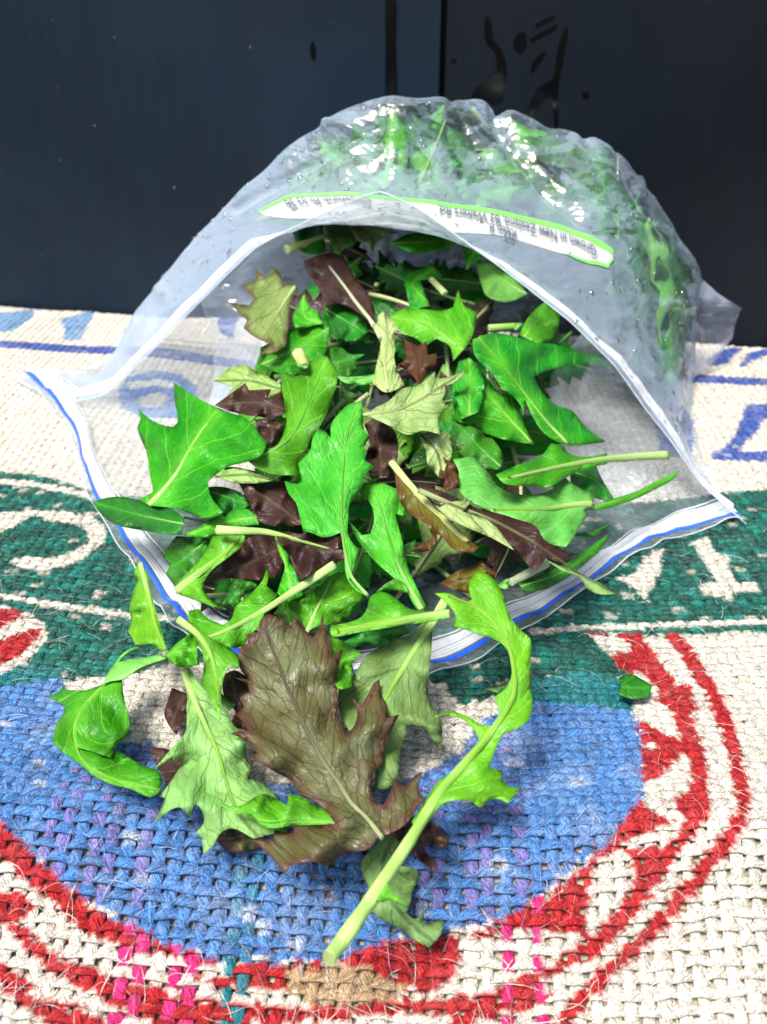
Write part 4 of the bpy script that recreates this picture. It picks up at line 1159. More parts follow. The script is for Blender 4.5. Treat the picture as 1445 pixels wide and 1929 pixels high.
# ---- the rest of the heap: leaves seen only as glimpses, packed under and behind those above
def generic_leaf(kind, seed, teeth=.62, stem_r=.0011, curl=9.0):
    rr = random.Random(seed)
    L, Wd = rr.uniform(.048, .062), rr.uniform(.022, .032)
    n = 13 if teeth < .9 else 7
    right, left = [], []
    for k in range(1, n):
        t = k / n
        w = Wd * .5 * (math.sin(math.pi * t ** .8) ** .8) * (1.0 if k % 2 else teeth) * rr.uniform(.85, 1.15)
        right.append((w, L * (.1 + .9 * t) + (.003 if k % 2 else 0)))
        w2 = w * rr.uniform(.8, 1.2)
        left.append((-w2, L * (.1 + .9 * t) + (.003 if k % 2 else 0)))
    ol = np.array([(0.001, L * .04)] + right + [(0, L * 1.03)] + left[::-1] + [(-.001, L * .04)]) * 10000
    ml = np.array([(0, -L * .25), (rr.uniform(-.002, .002), L * .4), (0, L)]) * 10000
    v2, tri, dm = blade_mesh(ol, ml, None, 24)
    x, y = v2[:, 0] / 10000, v2[:, 1] / 10000
    cv = rr.uniform(-curl, curl)
    z = cv * (y - L * .5) ** 2 - .25 * np.abs(x) + .0018 * np.sin(y * 260 + seed) * np.clip(np.abs(x) / .008, 0, 1)
    me = fast_mesh('blade', np.stack([x, y, z], -1), tris=tri[:, ::-1])
    set_leaf_attrs(me, np.stack([y * 100 + seed, x * 100, np.full(len(x), float(seed))], -1), np.clip(dm / 10000 / .009, 0, 1))
    for m_ in (LM[kind], LM['dark' if kind in ('green', 'dark') else BACK[kind]]): me.materials.append(m_)  # green fillers get a dark back colour to deepen the shade in gaps
    mlc = catmull(ml / 10000, 6)
    zc = cv * (mlc[:, 1] - L * .5) ** 2 + .0003
    path = np.column_stack([mlc, zc])
    v, q, t = tube_verts(path, np.linspace(stem_r, .0002, len(path)), 6)
    ms = fast_mesh('stem', v, q, t)
    set_leaf_attrs(ms, v * 100, None)
    ms.materials.append(SM['green' if kind in ('green', 'dark', 'under') else 'lime' if kind in ('lime', 'under') else 'straw'])
    return me, ms
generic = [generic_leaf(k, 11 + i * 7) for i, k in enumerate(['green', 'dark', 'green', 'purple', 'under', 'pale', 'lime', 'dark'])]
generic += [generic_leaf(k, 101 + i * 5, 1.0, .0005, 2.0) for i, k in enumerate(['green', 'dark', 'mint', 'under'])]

def filler(gi, pos, nrm, spin, label, group, scale=1.0, stemmed=True):
    me, ms = generic[gi]
    root = thing('salad_leaf', label, 'leaf', tuple(pos), group)
    n = Vector(nrm).normalized()
    q = n.to_track_quat('Z', 'Y')
    root.rotation_mode = 'QUATERNION'
    root.rotation_quaternion = q @ Matrix.Rotation(spin, 4, 'Z').to_quaternion()
    root.scale = (scale,) * 3
    root.location = Vector(pos) - root.rotation_quaternion @ Vector((0, .028 * scale, 0))
    for nm, m in (('blade', me), ('stem', ms))[:2 if stemmed else 1]:
        o = bpy.data.objects.new(nm, m); col.objects.link(o); o.parent = root
        if nm == 'blade': solid(o)
    return root
FWD = np.array([0, CS, -SN]); UPV = np.array([0, SN, CS]); CAMP = np.array([0, 0, CAM_H])
def project(w):
    r_ = w - CAMP
    d = r_ @ FWD
    return W0 / 2 + FPX * r_[:, 0] / d, H0 / 2 - FPX * (r_ @ UPV) / d, d
gen_pts = []
for me, ms in generic:
    a_ = np.array([v.co[:] for v in me.vertices])[::4]; b_ = np.array([v.co[:] for v in ms.vertices])[::5]
    gen_pts.append(np.vstack([a_, b_]))
def filler_world(gi, pos, nrm, spin, scale):
    q = Vector(nrm).normalized().to_track_quat('Z', 'Y') @ Matrix.Rotation(spin, 4, 'Z').to_quaternion()
    m3 = np.array(q.to_matrix())
    loc = np.array(pos) - m3 @ np.array([0, .028 * scale, 0])
    return gen_pts[gi] @ m3.T * scale + loc
mouth = poly("340,790 430,720 470,640 510,540 540,470 590,425 720,405 830,450 940,505 1075,615 1160,700 1220,790 1260,850 1240,940 1100,1040 930,1130 850,1250 700,1330 480,1330 330,1180 300,1000")
KIND_OF = ['green', 'dark', 'green', 'purple', 'light green', 'pale', 'yellow-green', 'dark', 'smooth green', 'smooth dark', 'smooth mint green', 'smooth light green']
made = 0; tries = 0
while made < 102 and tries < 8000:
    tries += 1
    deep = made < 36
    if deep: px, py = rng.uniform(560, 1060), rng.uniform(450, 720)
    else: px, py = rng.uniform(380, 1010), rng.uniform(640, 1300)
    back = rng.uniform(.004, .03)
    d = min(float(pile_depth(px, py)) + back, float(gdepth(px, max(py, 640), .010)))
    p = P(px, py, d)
    gi = rng.choice([0, 1, 1, 7, 3, 7, 9]) if deep else rng.choice([0, 1, 2, 3, 3, 7, 7, 4, 5, 8])  # deep leaves take mostly dark colours, painting in the shade of the mouth
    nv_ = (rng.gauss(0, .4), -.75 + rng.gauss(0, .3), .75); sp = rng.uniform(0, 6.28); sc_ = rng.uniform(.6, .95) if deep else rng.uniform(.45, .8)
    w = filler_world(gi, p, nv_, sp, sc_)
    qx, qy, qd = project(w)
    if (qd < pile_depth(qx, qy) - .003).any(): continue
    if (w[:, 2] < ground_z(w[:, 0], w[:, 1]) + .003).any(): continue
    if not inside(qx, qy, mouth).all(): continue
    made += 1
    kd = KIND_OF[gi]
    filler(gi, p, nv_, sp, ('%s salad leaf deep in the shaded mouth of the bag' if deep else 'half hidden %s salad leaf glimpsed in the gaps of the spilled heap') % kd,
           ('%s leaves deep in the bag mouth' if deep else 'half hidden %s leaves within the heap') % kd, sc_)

# ================================================================== ZIP BAG
def film_mat(name, haze_lo, haze_hi, scale, seed, tintc=(.74, .85, 1.0), thr=(.44, .58), gl=.10, contact=False):
    m, n, l, out = new_mat(name); nb = NB(n, l)
    tc = n.new('ShaderNodeTexCoord').outputs['Object']
    mp = n.new('ShaderNodeMapping'); mp.inputs['Location'].default_value = (seed, seed * .7, 0); mp.inputs['Scale'].default_value = (1, 1, 1.7); l.new(tc, mp.inputs[0])
    nz = nb.noise(mp.outputs[0], scale, 5, .62, .6)
    if contact: nz = nb.math('ADD', nz, nb.math('MULTIPLY', nb.attr('dry', 'Fac'), .22))
    wet = nb.smooth(nz, *thr)
    if contact:
        n2 = nb.math('ADD', nb.noise(mp.outputs[0], scale * 2.3, 4, .6, .8), nb.math('MULTIPLY', nb.attr('dry', 'Fac'), .22))
        wet = nb.math('ADD', nb.math('MULTIPLY', wet, .6), nb.math('MULTIPLY', nb.smooth(n2, .49, .52), .4))
    haze = nb.math('ADD', nb.math('MULTIPLY', wet, haze_hi - haze_lo), haze_lo)
    sc_ = nb.smooth(nb.noise(mp.outputs[0], 900, 1), .66, .72)
    haze = nb.math('ADD', haze, nb.math('MULTIPLY', sc_, .12), clamp=True)
    wr = nb.math('ADD', nb.noise(mp.outputs[0], 55, 3, .6), nb.math('MULTIPLY', nb.noise(mp.outputs[0], 260, 2), .25))
    wr = nb.math('ADD', wr, nb.math('MULTIPLY', nb.math('ABSOLUTE', nb.math('SUBTRACT', nb.noise(mp.outputs[0], 95, 2), .5)), 1.6))
    nm = nb.bump(wr, .45, .002)
    tr = n.new('ShaderNodeBsdfTransparent'); tr.inputs[0].default_value = (.95, .97, .98, 1)
    df = n.new('ShaderNodeBsdfDiffuse'); df.inputs[0].default_value = (*tintc, 1); l.new(nm, df.inputs['Normal'])
    tl = n.new('ShaderNodeBsdfTranslucent'); tl.inputs[0].default_value = (*tintc, 1); l.new(nm, tl.inputs['Normal'])
    milk = nb.mixsh(.45, df.outputs[0], tl.outputs[0])
    lw = n.new('ShaderNodeLayerWeight'); lw.inputs[0].default_value = .32; l.new(nm, lw.inputs['Normal'])
    edge = nb.math('MULTIPLY', nb.math('POWER', lw.outputs['Facing'], 2.0), .55)
    hz = nb.math('ADD', haze, edge, clamp=True)
    base = nb.mixsh(hz, tr.outputs[0], milk)
    g = n.new('ShaderNodeBsdfGlossy'); g.inputs['Roughness'].default_value = gl; l.new(nm, g.inputs['Normal'])
    lf = n.new('ShaderNodeLayerWeight'); lf.inputs[0].default_value = .5; l.new(nm, lf.inputs['Normal'])
    fr = nb.math('ADD', nb.math('MULTIPLY', nb.math('POWER', lf.outputs['Facing'], 4.0), .6), .06, clamp=True)
    l.new(nb.mixsh(fr, base, g.outputs[0]), out.inputs[0])
    return m

M_film_top = film_mat('film_top', .02, .31, 40, .3, tintc=(.64, .80, 1.0), thr=(.492, .512), gl=.12, contact=True)
M_film_low = film_mat('film_low', .05, .12, 22, 1.9, (.88, .92, .97))
M_film_top2 = film_mat('film_corner', .10, .45, 40, 2.2, (.72, .80, 1.0))
M_film_side = film_mat('film_side', .08, .26, 30, 3.1)
M_track = film_mat('zip_track', .80, .95, 120, .9, (.90, .93, .98), gl=.18)
M_ridge = film_mat('zip_ridge', .60, .80, 160, 5.9, (.92, .95, 1.0), gl=.12)
M_edge_glint = film_mat('film_edge_glint', .50, .60, 60, 4.1, (.92, .95, 1.0))  # whitened film colour, draws the glint of the cut edges
M_blue = simple_mat('zip_blue', (.015, .10, .72), .32, .5)
M_paper = simple_mat('sticker_paper', (.62, .63, .62), .5, .3)
_m, _n, _l, _o = new_mat('sticker_paper_film'); _nb = NB(_n, _l)
_tc = _n.new('ShaderNodeTexCoord').outputs['Object']
_c = _nb.mix(_nb.noise(_tc, 200, 3), (.60, .61, .60), (.68, .69, .67))
_t = _n.new('ShaderNodeBsdfTranslucent'); _l.new(_c, _t.inputs[0])
_l.new(_nb.mixsh(.45, principled(_nb, Base_Color=_c, Roughness=.45, Specular_IOR_Level=.35), _t.outputs[0]), _o.inputs[0])
M_paper = _m
M_sgreen = simple_mat('sticker_green', (.16, .80, .09), .4, .4)
M_ink = simple_mat('sticker_ink', (.05, .07, .12), .5, .3)

TOP = [  # one line per station from the left corner to the right corner: photograph positions lip, dip, sticker arc, mid, crest
 ((27,714),(70,706),(110,701),(150,700),(192,704)), ((110,758),(140,740),(165,722),(180,712),(200,690)),
 ((199,743),(215,715),(222,690),(222,670),(222,645)), ((287,660),(282,640),(275,620),(268,600),(258,585)),
 ((380,565),(370,550),(350,530),(330,515),(318,510)), ((480,468),(470,455),(455,420),(430,400),(412,400)),
 ((580,415),(590,425),(540,374),(540,335),(520,300)), ((665,377),(680,425),(650,366),(650,290),(625,218)),
 ((718,361),(740,432),(735,374),(740,290),(745,187)), ((791,395),(820,445),(830,385),(850,290),(845,190)),
 ((938,500),(945,480),(940,402),(960,290),(930,195)), ((1073,605),(1080,560),(1060,432),(1080,340),(1050,245)),
 ((1157,688),(1185,650),(1145,475),(1180,400),(1160,300)), ((1215,769),(1245,740),(1225,620),(1250,520),(1270,420)),
 ((1264,831),(1275,810),(1270,740),(1290,650),(1315,520)), ((1320,910),(1300,880),(1285,830),(1290,780),(1318,640)),
 ((1406,987),(1370,945),(1330,905),(1295,850),(1300,720))]
D_LIP = [.394, .372, .360, .345, .330, .315, .303, .295, .290, .288, .285, .283, .282, .284, .286, .287, .286]
D_CR = [.401, .398, .392, .382, .370, .355, .342, .335, .330, .335, .345, .355, .360, .362, .370, .385, .388]
WR = [0, .35, .6, .8, 1.0]
NK = len(TOP)
ctrl = np.zeros((NK, 7, 3))
for k in range(NK):
    for r in range(5):
        px, py = TOP[k][r]
        d = D_LIP[k] + (D_CR[k] - D_LIP[k]) * WR[r]
        d = min(d, float(gdepth(px, max(py, 400), .0022)))
        ctrl[k, r] = P(px, py, d)
    c = ctrl[k, 4]
    room = max(.008, min(.042, float(wall_y(c[0])) - .012 - c[1]))
    ctrl[k, 5] = c + np.array([.004, room * .72, -.42 * max(0, c[2] - .006)])
    ctrl[k, 6] = np.array([c[0] + .006, c[1] + room, 0])
    ctrl[k, 6, 2] = float(ground_z(ctrl[k, 6, 0], ctrl[k, 6, 1])) + .0022

def cr_basis(t, n):
    """Catmull-Rom weights, rows = samples, columns = control points"""
    B = np.zeros((len(t), n))
    for a, x in enumerate(t):
        k = min(int(x), n - 2); f = x - k
        w = [-.5 * f + f * f - .5 * f ** 3, 1 - 2.5 * f * f + 1.5 * f ** 3, .5 * f + 2 * f * f - 1.5 * f ** 3, -.5 * f * f + .5 * f ** 3]
        for o_, wt in zip((-1, 0, 1, 2), w):
            i = k + o_
            if i < 0: B[a, 0] += 2 * wt; B[a, 1] -= wt
            elif i >= n: B[a, n - 1] += 2 * wt; B[a, n - 2] -= wt
            else: B[a, i] += wt
    return B

def surf(ctrl_, u, v):
    """evaluate at paired parameter arrays u (stations), v (rows)"""
    Bu = cr_basis(np.ravel(u), ctrl_.shape[0]); Bv = cr_basis(np.ravel(v), ctrl_.shape[1])
    return np.einsum('ai,aj,ijk->ak', Bu, Bv, ctrl_)

def crumple(p, amp):
    """creased displacement of thin film: long sharp folds and small dents"""
    out = np.zeros(len(p))
    for i, q in enumerate(p):
        v = Vector(q)
        a = 1 - abs(noise.noise(Vector((v.x * 30 + v.z * 22, v.y * 12, v.z * 16 + 3)))) * 2.2
        b = 1 - abs(noise.noise(v * 62 + Vector((5, 1, 7)))) * 2.2
        c = noise.noise(v * 130)
        out[i] = amp * (.6 * a + .3 * b + .14 * c - .45)
    return out

def normals_of(pts):
    du = np.gradient(pts, axis=0); dv_ = np.gradient(pts, axis=1)
    n = np.cross(du, dv_); n /= np.linalg.norm(n, axis=2, keepdims=True) + 1e-12
    return n

def seg_dist_open(pts, line):
    best = np.full(len(pts), 1e9)
    for a, b in zip(line[:-1], line[1:]):
        ab = b - a; t = np.clip(((pts - a) @ ab) / (ab @ ab), 0, 1)
        best = np.minimum(best, np.linalg.norm(pts - a - t[:, None] * ab, axis=1))
    return best

bag = thing('zip_bag', 'large clear plastic zip bag lying open toward the viewer, spilling leaves', 'bag', tuple(G(700, 900)))
NU, NV = 300, 150
uu = np.linspace(0, NK - 1, NU); vv = np.linspace(0, 6, NV)
def lin_basis(t, n):
    B = np.zeros((len(t), n))
    for a, x in enumerate(t):
        k = min(int(x), n - 2); B[a, k] = 1 - (x - k); B[a, k + 1] = x - k
    return B
Bu = .35 * cr_basis(uu, NK) + .65 * lin_basis(uu, NK); Bv = .6 * cr_basis(vv, 7) + .4 * lin_basis(vv, 7)
top = np.einsum('ai,bj,ijk->abk', Bu, Bv, ctrl)
nrm = normals_of(top)
amp = np.clip(vv / .9, 0, 1)[None, :] * np.clip((uu - .5) / 1.5, 0, 1)[:, None] * np.clip((NK - 1.2 - uu) / 1.5, 0, 1)[:, None]
stk = np.exp(-((uu[:, None] - 8.8) / 3.0) ** 4) * np.exp(-((vv[None, :] - 1.5) / .75) ** 4)
amp = amp * (.22 + .78 * np.clip((uu - 5.5) / 2.5, 0, 1))[:, None]
disp = crumple(top.reshape(-1, 3), .0046).reshape(NU, NV) * amp * (1 - .92 * stk)
_r = top.reshape(-1, 3) - np.array([0, 0, CAM_H]); _d = _r @ np.array([0, CS, -SN])
_px = np.stack([W0 / 2 + FPX * _r[:, 0] / _d, H0 / 2 - FPX * (_r @ np.array([0, SN, CS])) / _d], -1)
CREASES = ["935,198 985,300 1050,380 1110,440 1160,520 1200,600 1240,720", "1095,262 1112,330 1150,410 1185,480", "1205,335 1195,420 1180,490", "722,235 550,330 440,395",
           "1110,560 1215,565 1312,575", "1240,480 1262,600 1272,700", "610,228 700,260 800,250", "1150,300 1215,430 1255,560", "300,545 330,580 300,640", "850,195 880,260 960,330"]
cz = np.zeros(len(_px))
_s0 = 1.0 if nrm[int(8.8 / 16 * NU), NV // 2, 2] > 0 else -1.0
for ci, cs_ in enumerate(CREASES):
    sdist = np.abs(seg_dist_open(_px, poly(cs_)))
    cz += (-.0055 if ci == 0 else .0019 if ci % 2 == 0 else -.0016) * np.exp(-(sdist / (13.0 if ci == 0 else 8.0)) ** 2)
cz += .0035 * np.exp(-((_px[:, 0] - 1140) / 85) ** 2 - ((_px[:, 1] - 350) / 110) ** 2)
cz = (cz * _s0).reshape(NU, NV) * np.clip((vv[None, :] - 2.05) / .45, 0, 1) * np.clip((4.4 - vv[None, :]) / .4, 0, 1)
top = top + nrm * (disp + cz)[..., None]
top[..., 2] = np.maximum(top[..., 2], ground_z(top[..., 0], top[..., 1]) + .002)
# the bag stands clear of the wall
top[..., 1] = np.minimum(top[..., 1], wall_y(top[..., 0]) - .006)
nrm = normals_of(top)
me = fast_mesh('upper_sheet', top.reshape(-1, 3), grid_quads(NU, NV))
dry = -.32 * np.clip((uu[:, None] - 11) / 1.5, 0, 1) * np.clip((vv[None, :] - 2.6) / .6, 0, 1) + 1 - np.clip((uu[:, None] - 5.0) / 2.0, 0, 1) * np.clip((vv[None, :] - 1.9) / .8, 0, 1) * np.clip((16.2 - uu[:, None]) / 1.0, 0, 1)
a = me.attributes.new('dry', 'FLOAT', 'POINT'); a.data.foreach_set('value', dry.astype(np.float32).ravel())
link('upper_sheet', me, M_film_top, bag)

def top_at(u, v, lift=0.0):
    """point on the finished upper sheet"""
    a = np.clip(np.asarray(u, float) / (NK - 1) * (NU - 1), 0, NU - 1.001); b = np.clip(np.asarray(v, float) / 6 * (NV - 1), 0, NV - 1.001)
    i, j = a.astype(int), b.astype(int); f, g = (a - i)[..., None], (b - j)[..., None]
    def S(A): return A[i, j] * (1 - f) * (1 - g) + A[i + 1, j] * f * (1 - g) + A[i, j + 1] * (1 - f) * g + A[i + 1, j + 1] * f * g
    return S(top) + S(nrm) * np.asarray(lift)[..., None] if np.ndim(lift) else S(top) + S(nrm) * lift

# which side of the sheet faces up/out
_s = 1.0 if top_at(np.array([8.8]), np.array([3.0]), .001)[0][2] > top_at(np.array([8.8]), np.array([3.0]))[0][2] else -1.0

# lower sheet on the sack
low_px = poly("27,714 69,740 104,785 135,830 150,889 170,944 201,996 242,1062 277,1114 318,1172 372,1228 450,1272 560,1302 690,1305 815,1280 900,1240 1000,1190 1060,1150 1120,1106 1200,1052 1270,1018 1340,1001 1406,987")
low_front = G(low_px[:, 0], low_px[:, 1], .0020)
NL = len(low_front)
low_c = np.zeros((NL, 4, 3))
for k in range(NL):
    s = k / (NL - 1) * (NK - 1)
    b = top_at(np.array([s]), np.array([6.0]))[0]
    for r, t in enumerate((0, .3, .65, 1)):
        low_c[k, r] = low_front[k] * (1 - t) + b * t
    if k in (0, NL - 1):
        for r in range(1, 4):
            low_c[k, r] = top_at(np.array([s]), np.array([r * 2.0]))[0]
LU, LV = 170, 60
lu = np.linspace(0, NL - 1, LU); lv = np.linspace(0, 1, LV) ** 1.3 * 3
low = np.einsum('ai,bj,ijk->abk', cr_basis(lu, NL), cr_basis(lv, 4), low_c)
ln = np.zeros((LU, LV))
for a in range(LU):
    for b in range(LV):
        q = Vector(low[a, b])
        ln[a, b] = max(0, (1 - abs(noise.noise(Vector((q.x * 28, q.y * 46, 2)))) * 2.6)) * .0021 + .0009 * noise.noise(q * 120) + .0007
edgew = .0010 * np.sin(lu * 2.1) + .0007 * np.sin(lu * 5.3 + 1)
low[..., 2] = ground_z(low[..., 0], low[..., 1]) + .0016 + np.maximum(0, ln)
low[:, :6, 2] += np.maximum(0, edgew[:, None]) * np.linspace(1, 0, 6)[None, :]
low[..., 1] = np.minimum(low[..., 1], wall_y(low[..., 0]) - .007)
link('lower_sheet', fast_mesh('lower_sheet', low.reshape(-1, 3), grid_quads(LU, LV)), M_film_low, bag)

def inward(dist, grid):
    """line on the lower sheet a fixed distance behind its lip"""
    out = []
    for a in range(LU):
        seg = np.linalg.norm(np.diff(grid[a], axis=0), axis=1); cum = np.concatenate([[0], np.cumsum(seg)])
        x = min(dist, cum[-1] * .9)
        out.append([np.interp(x, cum, grid[a, :, c]) for c in range(3)])
    return np.array(out)

def strip(name, grid, d0, d1, mat, proud, parent, n=5, taper=True):
    rows = []
    for t in np.linspace(0, 1, n):
        w = np.ones(len(grid))
        ends = np.minimum(1, np.minimum(np.arange(len(grid)), np.arange(len(grid))[::-1]) / 12.0) if taper else w
        d = d0 + (d1 - d0) * t
        r_ = inward(d, grid)
        r_[:, 2] += proud * math.sin(math.pi * t) + .00012
        rows.append(r_)
    g = np.stack(rows, 1)
    return link(name, fast_mesh(name, g.reshape(-1, 3), grid_quads(len(grid), n)), mat, parent)

lowz = strip('zip_track', low, .0108, .0150, M_track, .0011, bag)
strip('blue_line', low, .0042, .0062, M_blue, .0003, lowz)
strip('band', low, .0068, .0106, M_ridge, .0001, lowz, 3)
for d in (.0072, .0084, .0096, .0158):
    strip('ridge', low, d, d + .0005, M_track, .00035, lowz, 3)
def edge_glint(name, line, rad, parent):  # added whitish tube that stands for the glint along a lip edge
    v, q, t = tube_verts(line, rad, 5)
    return link(name, fast_mesh(name, v, q, t), M_edge_glint, parent)
edge_glint('edge_glint', low[:, 0], .00022, bag)

# upper zip: measured along the sheet from the lip
def top_inward(dist):
    out = []
    for a in range(NU):
        seg = np.linalg.norm(np.diff(top[a], axis=0), axis=1); cum = np.concatenate([[0], np.cumsum(seg)])
        out.append([np.interp(min(dist, cum[-1] * .5), cum, top[a, :, c]) for c in range(3)])
    return np.array(out)
def top_strip(name, d0, d1, mat, proud, parent, n=5):
    rows = []
    nn = nrm[:, 4] * _s
    for t in np.linspace(0, 1, n):
        rows.append(top_inward(d0 + (d1 - d0) * t) + nn * (proud * math.sin(math.pi * t) + .00012))
    g = np.stack(rows, 1)
    return link(name, fast_mesh(name, g.reshape(-1, 3), grid_quads(NU, n)), mat, parent)
upz = top_strip('zip_track', .0098, .0132, M_ridge, .0010, bag)
for d in (.0052, .0066, .0080, .0146):
    top_strip('ridge', d, d + .0004, M_ridge, .0003, upz, 3)
edge_glint('edge_glint', top[:, 0], .00022, bag)

# side folds of film inside the mouth, and the flat corner at the closed end
def patch(name, rows_px, rows_d, mat, parent, nu=40, nv=26, amp_=.0014):
    c = np.array([[P(a, b, d) for (a, b), d in zip(r, dd)] for r, dd in zip(rows_px, rows_d)])
    u = np.linspace(0, c.shape[0] - 1, nu); v = np.linspace(0, c.shape[1] - 1, nv)
    g = np.einsum('ai,bj,ijk->abk', cr_basis(u, c.shape[0]), cr_basis(v, c.shape[1]), c)
    nn = normals_of(g)
    g = g + nn * (crumple(g.reshape(-1, 3), amp_).reshape(nu, nv))[..., None]
    g[..., 2] = np.maximum(g[..., 2], ground_z(g[..., 0], g[..., 1]) + .0018)
    g[..., 1] = np.minimum(g[..., 1], wall_y(g[..., 0]) - .005)
    return link(name, fast_mesh(name, g.reshape(-1, 3), grid_quads(nu, nv)), mat, parent)
patch('side_fold', [[(375, 560), (400, 640), (400, 730), (380, 800)], [(430, 520), (452, 600), (450, 700), (430, 790)], [(480, 478), (500, 560), (495, 660), (480, 770)], [(536, 446), (536, 540), (530, 640), (520, 760)]],
      [[.335, .34, .345, .335], [.335, .335, .335, .325], [.33, .335, .33, .315], [.345, .345, .335, .315]], M_film_side, bag)
patch('side_fold', [[(1105, 612), (1165, 690), (1225, 780), (1262, 850)], [(1080, 650), (1120, 740), (1180, 830), (1230, 890)], [(1040, 705), (1075, 790), (1130, 870), (1190, 930)], [(1030, 740), (1045, 830), (1085, 910), (1150, 970)]],
      [[.30, .296, .293, .291], [.305, .302, .300, .296], [.312, .31, .306, .298], [.32, .315, .310, .296]], M_film_side, bag)
patch('corner_flap', [[(1290, 480), (1300, 560), (1300, 640), (1296, 725)], [(1322, 520), (1335, 580), (1335, 640), (1325, 700)], [(1365, 560), (1375, 592), (1372, 630), (1345, 678)], [(1398, 581), (1392, 596), (1386, 612), (1378, 640)]],
      [[.375, .38, .385, .388], [.385, .388, .392, .394], [.392, .394, .396, .398], [.396, .397, .398, .399]], M_film_top2, bag, amp_=.0030)

# ---- oval sticker on the upper sheet (its printing reads from behind the bag)
stick = thing('oval_sticker', 'white oval sticker with green rim on top of the plastic bag', 'sticker', tuple(top_at(np.array([8.8]), np.array([1.6]))[0]))
K0, K1 = 5.40, 12.05
kc, kh = (K0 + K1) / 2, (K1 - K0) / 2
def s_depth(k):
    return np.interp(k, [5.40, 5.45, 5.6, 6, 6.6, 7.2, 8, 9, 9.5, 10, 11, 11.5, 11.9, 12.03, 12.05], [0, .25, .45, .75, .92, .97, .97, .82, .66, .52, .40, .34, .26, .12, 0])
def sticker_grid(f0, f1, nk, nf, lift):
    """f: 0 at the green outer arc, 1 at the lower edge"""
    ks = kc + kh * np.sin(np.linspace(-math.pi / 2, math.pi / 2, nk)) * .9999
    fs = np.linspace(f0, f1, nf)
    Kg, Fg = np.meshgrid(ks, fs, indexing='ij')
    V_ = 2.02 - Fg * s_depth(Kg)
    return top_at(Kg.ravel(), V_.ravel(), lift * _s).reshape(nk, nf, 3)
g = sticker_grid(0, 1, 120, 26, .00035)
ob = link('paper', fast_mesh('paper', g.reshape(-1, 3), grid_quads(120, 26)), M_paper, stick)
def rim_grid(lift):
    ks = kc + kh * np.sin(np.linspace(-math.pi / 2, math.pi / 2, 160)) * .9995
    inner = kc + (ks - kc) * .985
    Vo = np.full_like(ks, 2.02); Vi = 2.02 - np.minimum(.075, s_depth(inner) * .9)
    rows = []
    for t in np.linspace(0, 1, 4):
        K_ = ks * (1 - t) + inner * t
        rows.append(top_at(K_, Vo * (1 - t) + Vi * t, lift * _s))
    return np.stack(rows, 1)
g = rim_grid(.0006)
link('green_rim', fast_mesh('green_rim', g.reshape(-1, 3), grid_quads(160, 4)), M_sgreen, stick)

ks = np.linspace(10.9, 12.045, 70)
rows = []
for t in np.linspace(0, 1, 3):
    rows.append(top_at(ks, 2.02 - s_depth(ks) * (1 - .13 * t * np.clip((ks - 10.9) / .8, .02, 1)), .0006 * _s))
g = np.stack(rows, 1)
link('green_rim', fast_mesh('green_rim', g.reshape(-1, 3), grid_quads(70, 3)), M_sgreen, stick)

def sticker_text(txt, k_start, k_end, v_base, height_m):
    cu = bpy.data.curves.new('lettering', 'FONT')
    cu.body = txt
    cu.size = 1.0
    cu.offset = .004
    cu.resolution_u = 3
    tmp = bpy.data.objects.new('lettering_tmp', cu)
    col.objects.link(tmp)
    dg = bpy.context.evaluated_depsgraph_get(); dg.update()
    me0 = bpy.data.meshes.new_from_object(tmp.evaluated_get(dg))
    co = np.zeros(len(me0.vertices) * 3, np.float32); me0.vertices.foreach_get('co', co); co = co.reshape(-1, 3)
    faces = [list(p.vertices) for p in me0.polygons]
    bpy.data.objects.remove(tmp, do_unlink=True)
    x0, x1 = co[:, 0].min(), co[:, 0].max()
    # reading direction runs from right to left, tops of letters toward the lip
    ks = np.linspace(k_start, k_end, 80)
    line = top_at(ks, np.full(80, v_base)); cum = np.concatenate([[0], np.cumsum(np.linalg.norm(np.diff(line, axis=0), axis=1))])
    t = (co[:, 0] - x0) / (x1 - x0)
    kk = np.interp(t * cum[-1], cum, ks)
    dvl = np.linalg.norm(top_at(kk, np.full(len(kk), v_base)) - top_at(kk, np.full(len(kk), v_base - .1)), axis=1) / .1
    vvv = v_base - co[:, 1] * height_m / dvl
    v3 = top_at(kk, vvv, .0016 * _s)
    me = bpy.data.meshes.new('lettering')
    me.from_pydata([tuple(p) for p in v3], [], faces); me.update()
    return link('lettering', me, M_ink, stick)
sticker_text('Grown in New Zealand, 83 Walters Rd,', 11.62, 8.95, 1.88, .0064)
sticker_text('Christchurch, Ph: 03 36', 7.55, 5.95, 1.88, .0064)
sticker_text('Keep R', 10.22, 9.80, 1.66, .0066)
sticker_text('07', 10.18, 10.02, 1.56, .0060)

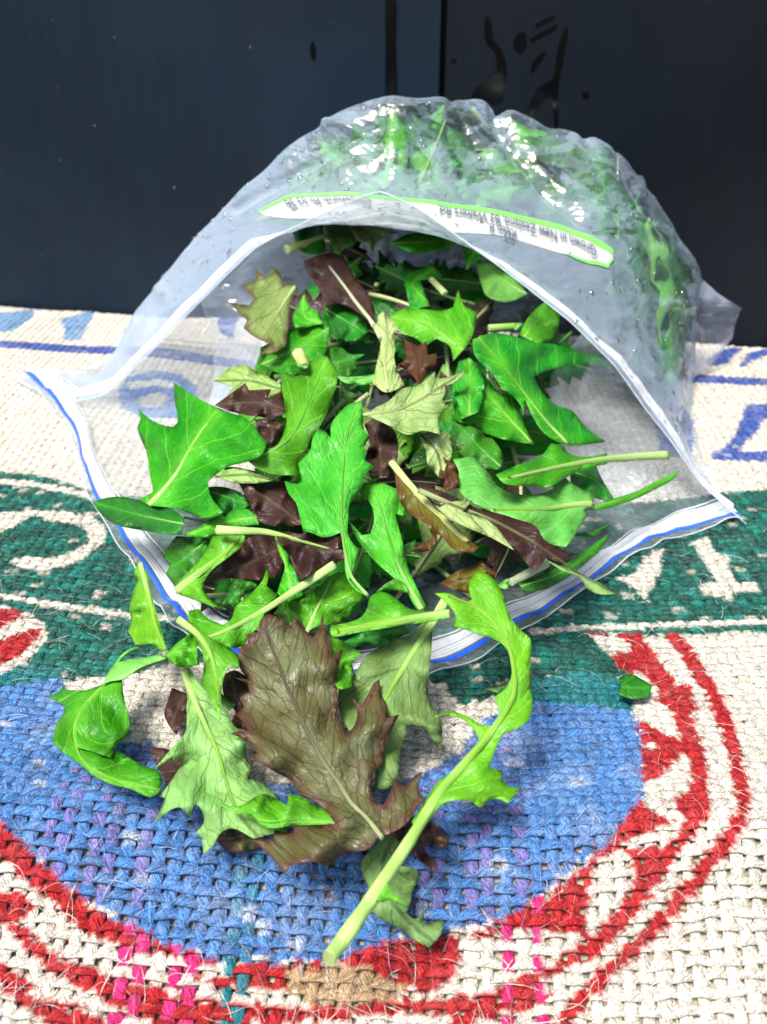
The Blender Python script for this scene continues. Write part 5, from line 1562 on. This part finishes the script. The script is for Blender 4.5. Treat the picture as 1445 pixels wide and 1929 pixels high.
# ---- condensation beads on the film
M_bead, n_, l_, out_ = new_mat('water_bead'); nb = NB(n_, l_)
g_ = n_.new('ShaderNodeBsdfGlossy'); g_.inputs['Roughness'].default_value = .03
t_ = n_.new('ShaderNodeBsdfTransparent'); t_.inputs[0].default_value = (.92, .95, .97, 1)
f_ = n_.new('ShaderNodeFresnel'); f_.inputs['IOR'].default_value = 1.45
l_.new(nb.mixsh(nb.math('ADD', nb.math('MULTIPLY', f_.outputs[0], 1.1), .10, clamp=True), t_.outputs[0], g_.outputs[0]), out_.inputs[0])
bv, bt, off = [], [], 0
ring = [(1.0, 0), (.85, .38), (.5, .66)]
for _ in range(700):
    u = rng.uniform(3.5, 14.5); v = rng.uniform(.15, 4.4)
    r = rng.choice([.0003, .0003, .0004, .0005, .0007, .0010]) * rng.uniform(.7, 1.2)
    c = top_at(np.array([u]), np.array([v]))[0]
    n_v = (top_at(np.array([u]), np.array([v]), .001)[0] - c) * 1000 * _s
    n_v /= np.linalg.norm(n_v)
    s1 = np.cross(n_v, [0.2, 0.3, .9]); s1 /= np.linalg.norm(s1); s2 = np.cross(n_v, s1)
    pts = []
    for rr_, hh in ring:
        for a in range(8):
            an = a * math.pi / 4
            pts.append(c + r * rr_ * (math.cos(an) * s1 + math.sin(an) * s2) + n_v * r * hh)
    pts.append(c + n_v * r * .78)
    b = off
    for k in range(2):
        for a in range(8):
            a2 = (a + 1) % 8
            bt += [(b + k * 8 + a, b + k * 8 + a2, b + k * 8 + 8 + a2), (b + k * 8 + a, b + k * 8 + 8 + a2, b + k * 8 + 8 + a)]
    bt += [(b + 16 + a, b + 16 + (a + 1) % 8, b + 24) for a in range(8)]
    bv += pts; off += 25
o = link('water_beads', fast_mesh('water_beads', bv, tris=bt), M_bead, bag)
o['kind'] = 'stuff'

# ---- leaves pressed inside against the film
from mathutils.bvhtree import BVHTree
bvh = BVHTree.FromPolygons([tuple(v) for v in top.reshape(-1, 3)], [tuple(int(i) for i in q) for q in grid_quads(NU, NV)])
made = 0; tries = 0
while made < 130 and tries < 7000:
    tries += 1
    u = rng.uniform(6.3, 15.2); v = rng.uniform(2.4, 4.8)
    c = top_at(np.array([u]), np.array([v]))[0]
    n_v = (top_at(np.array([u]), np.array([v]), .001)[0] - c) * 1000 * _s
    n_v /= np.linalg.norm(n_v)
    p = c - n_v * (rng.uniform(.002, .0055) if made < 90 else rng.uniform(.009, .018))
    jit = np.array([rng.gauss(0, .09), rng.gauss(0, .09), rng.gauss(0, .09)])
    sp = rng.uniform(0, 6.28); sc_ = rng.uniform(.6, .95); gi = rng.choice([8, 9, 10, 11, 8, 9, 9]) if made < 90 else rng.choice([9, 7, 1])
    w = filler_world(gi, p, n_v + jit, sp, sc_)
    if (w[:, 2] < ground_z(w[:, 0], w[:, 1]) + .003).any(): continue
    ok = True
    for q in w[::2]:
        d_ = Vector((-q[0] * .3, -.35, 1.0)).normalized()
        if bvh.ray_cast(Vector(q), Vector(CAMP - q).normalized())[0] is None or bvh.ray_cast(Vector(q), Vector((0, 0, 1)))[0] is None:
            ok = False; break
    if not ok: continue
    made += 1
    kd = KIND_OF[gi]
    filler(gi, p, n_v + jit, sp, '%s leaf packed in the closed part of the bag, blurred by wet film' % kd, '%s leaves packed in the closed part of the bag' % kd, sc_, rng.random() < .12)
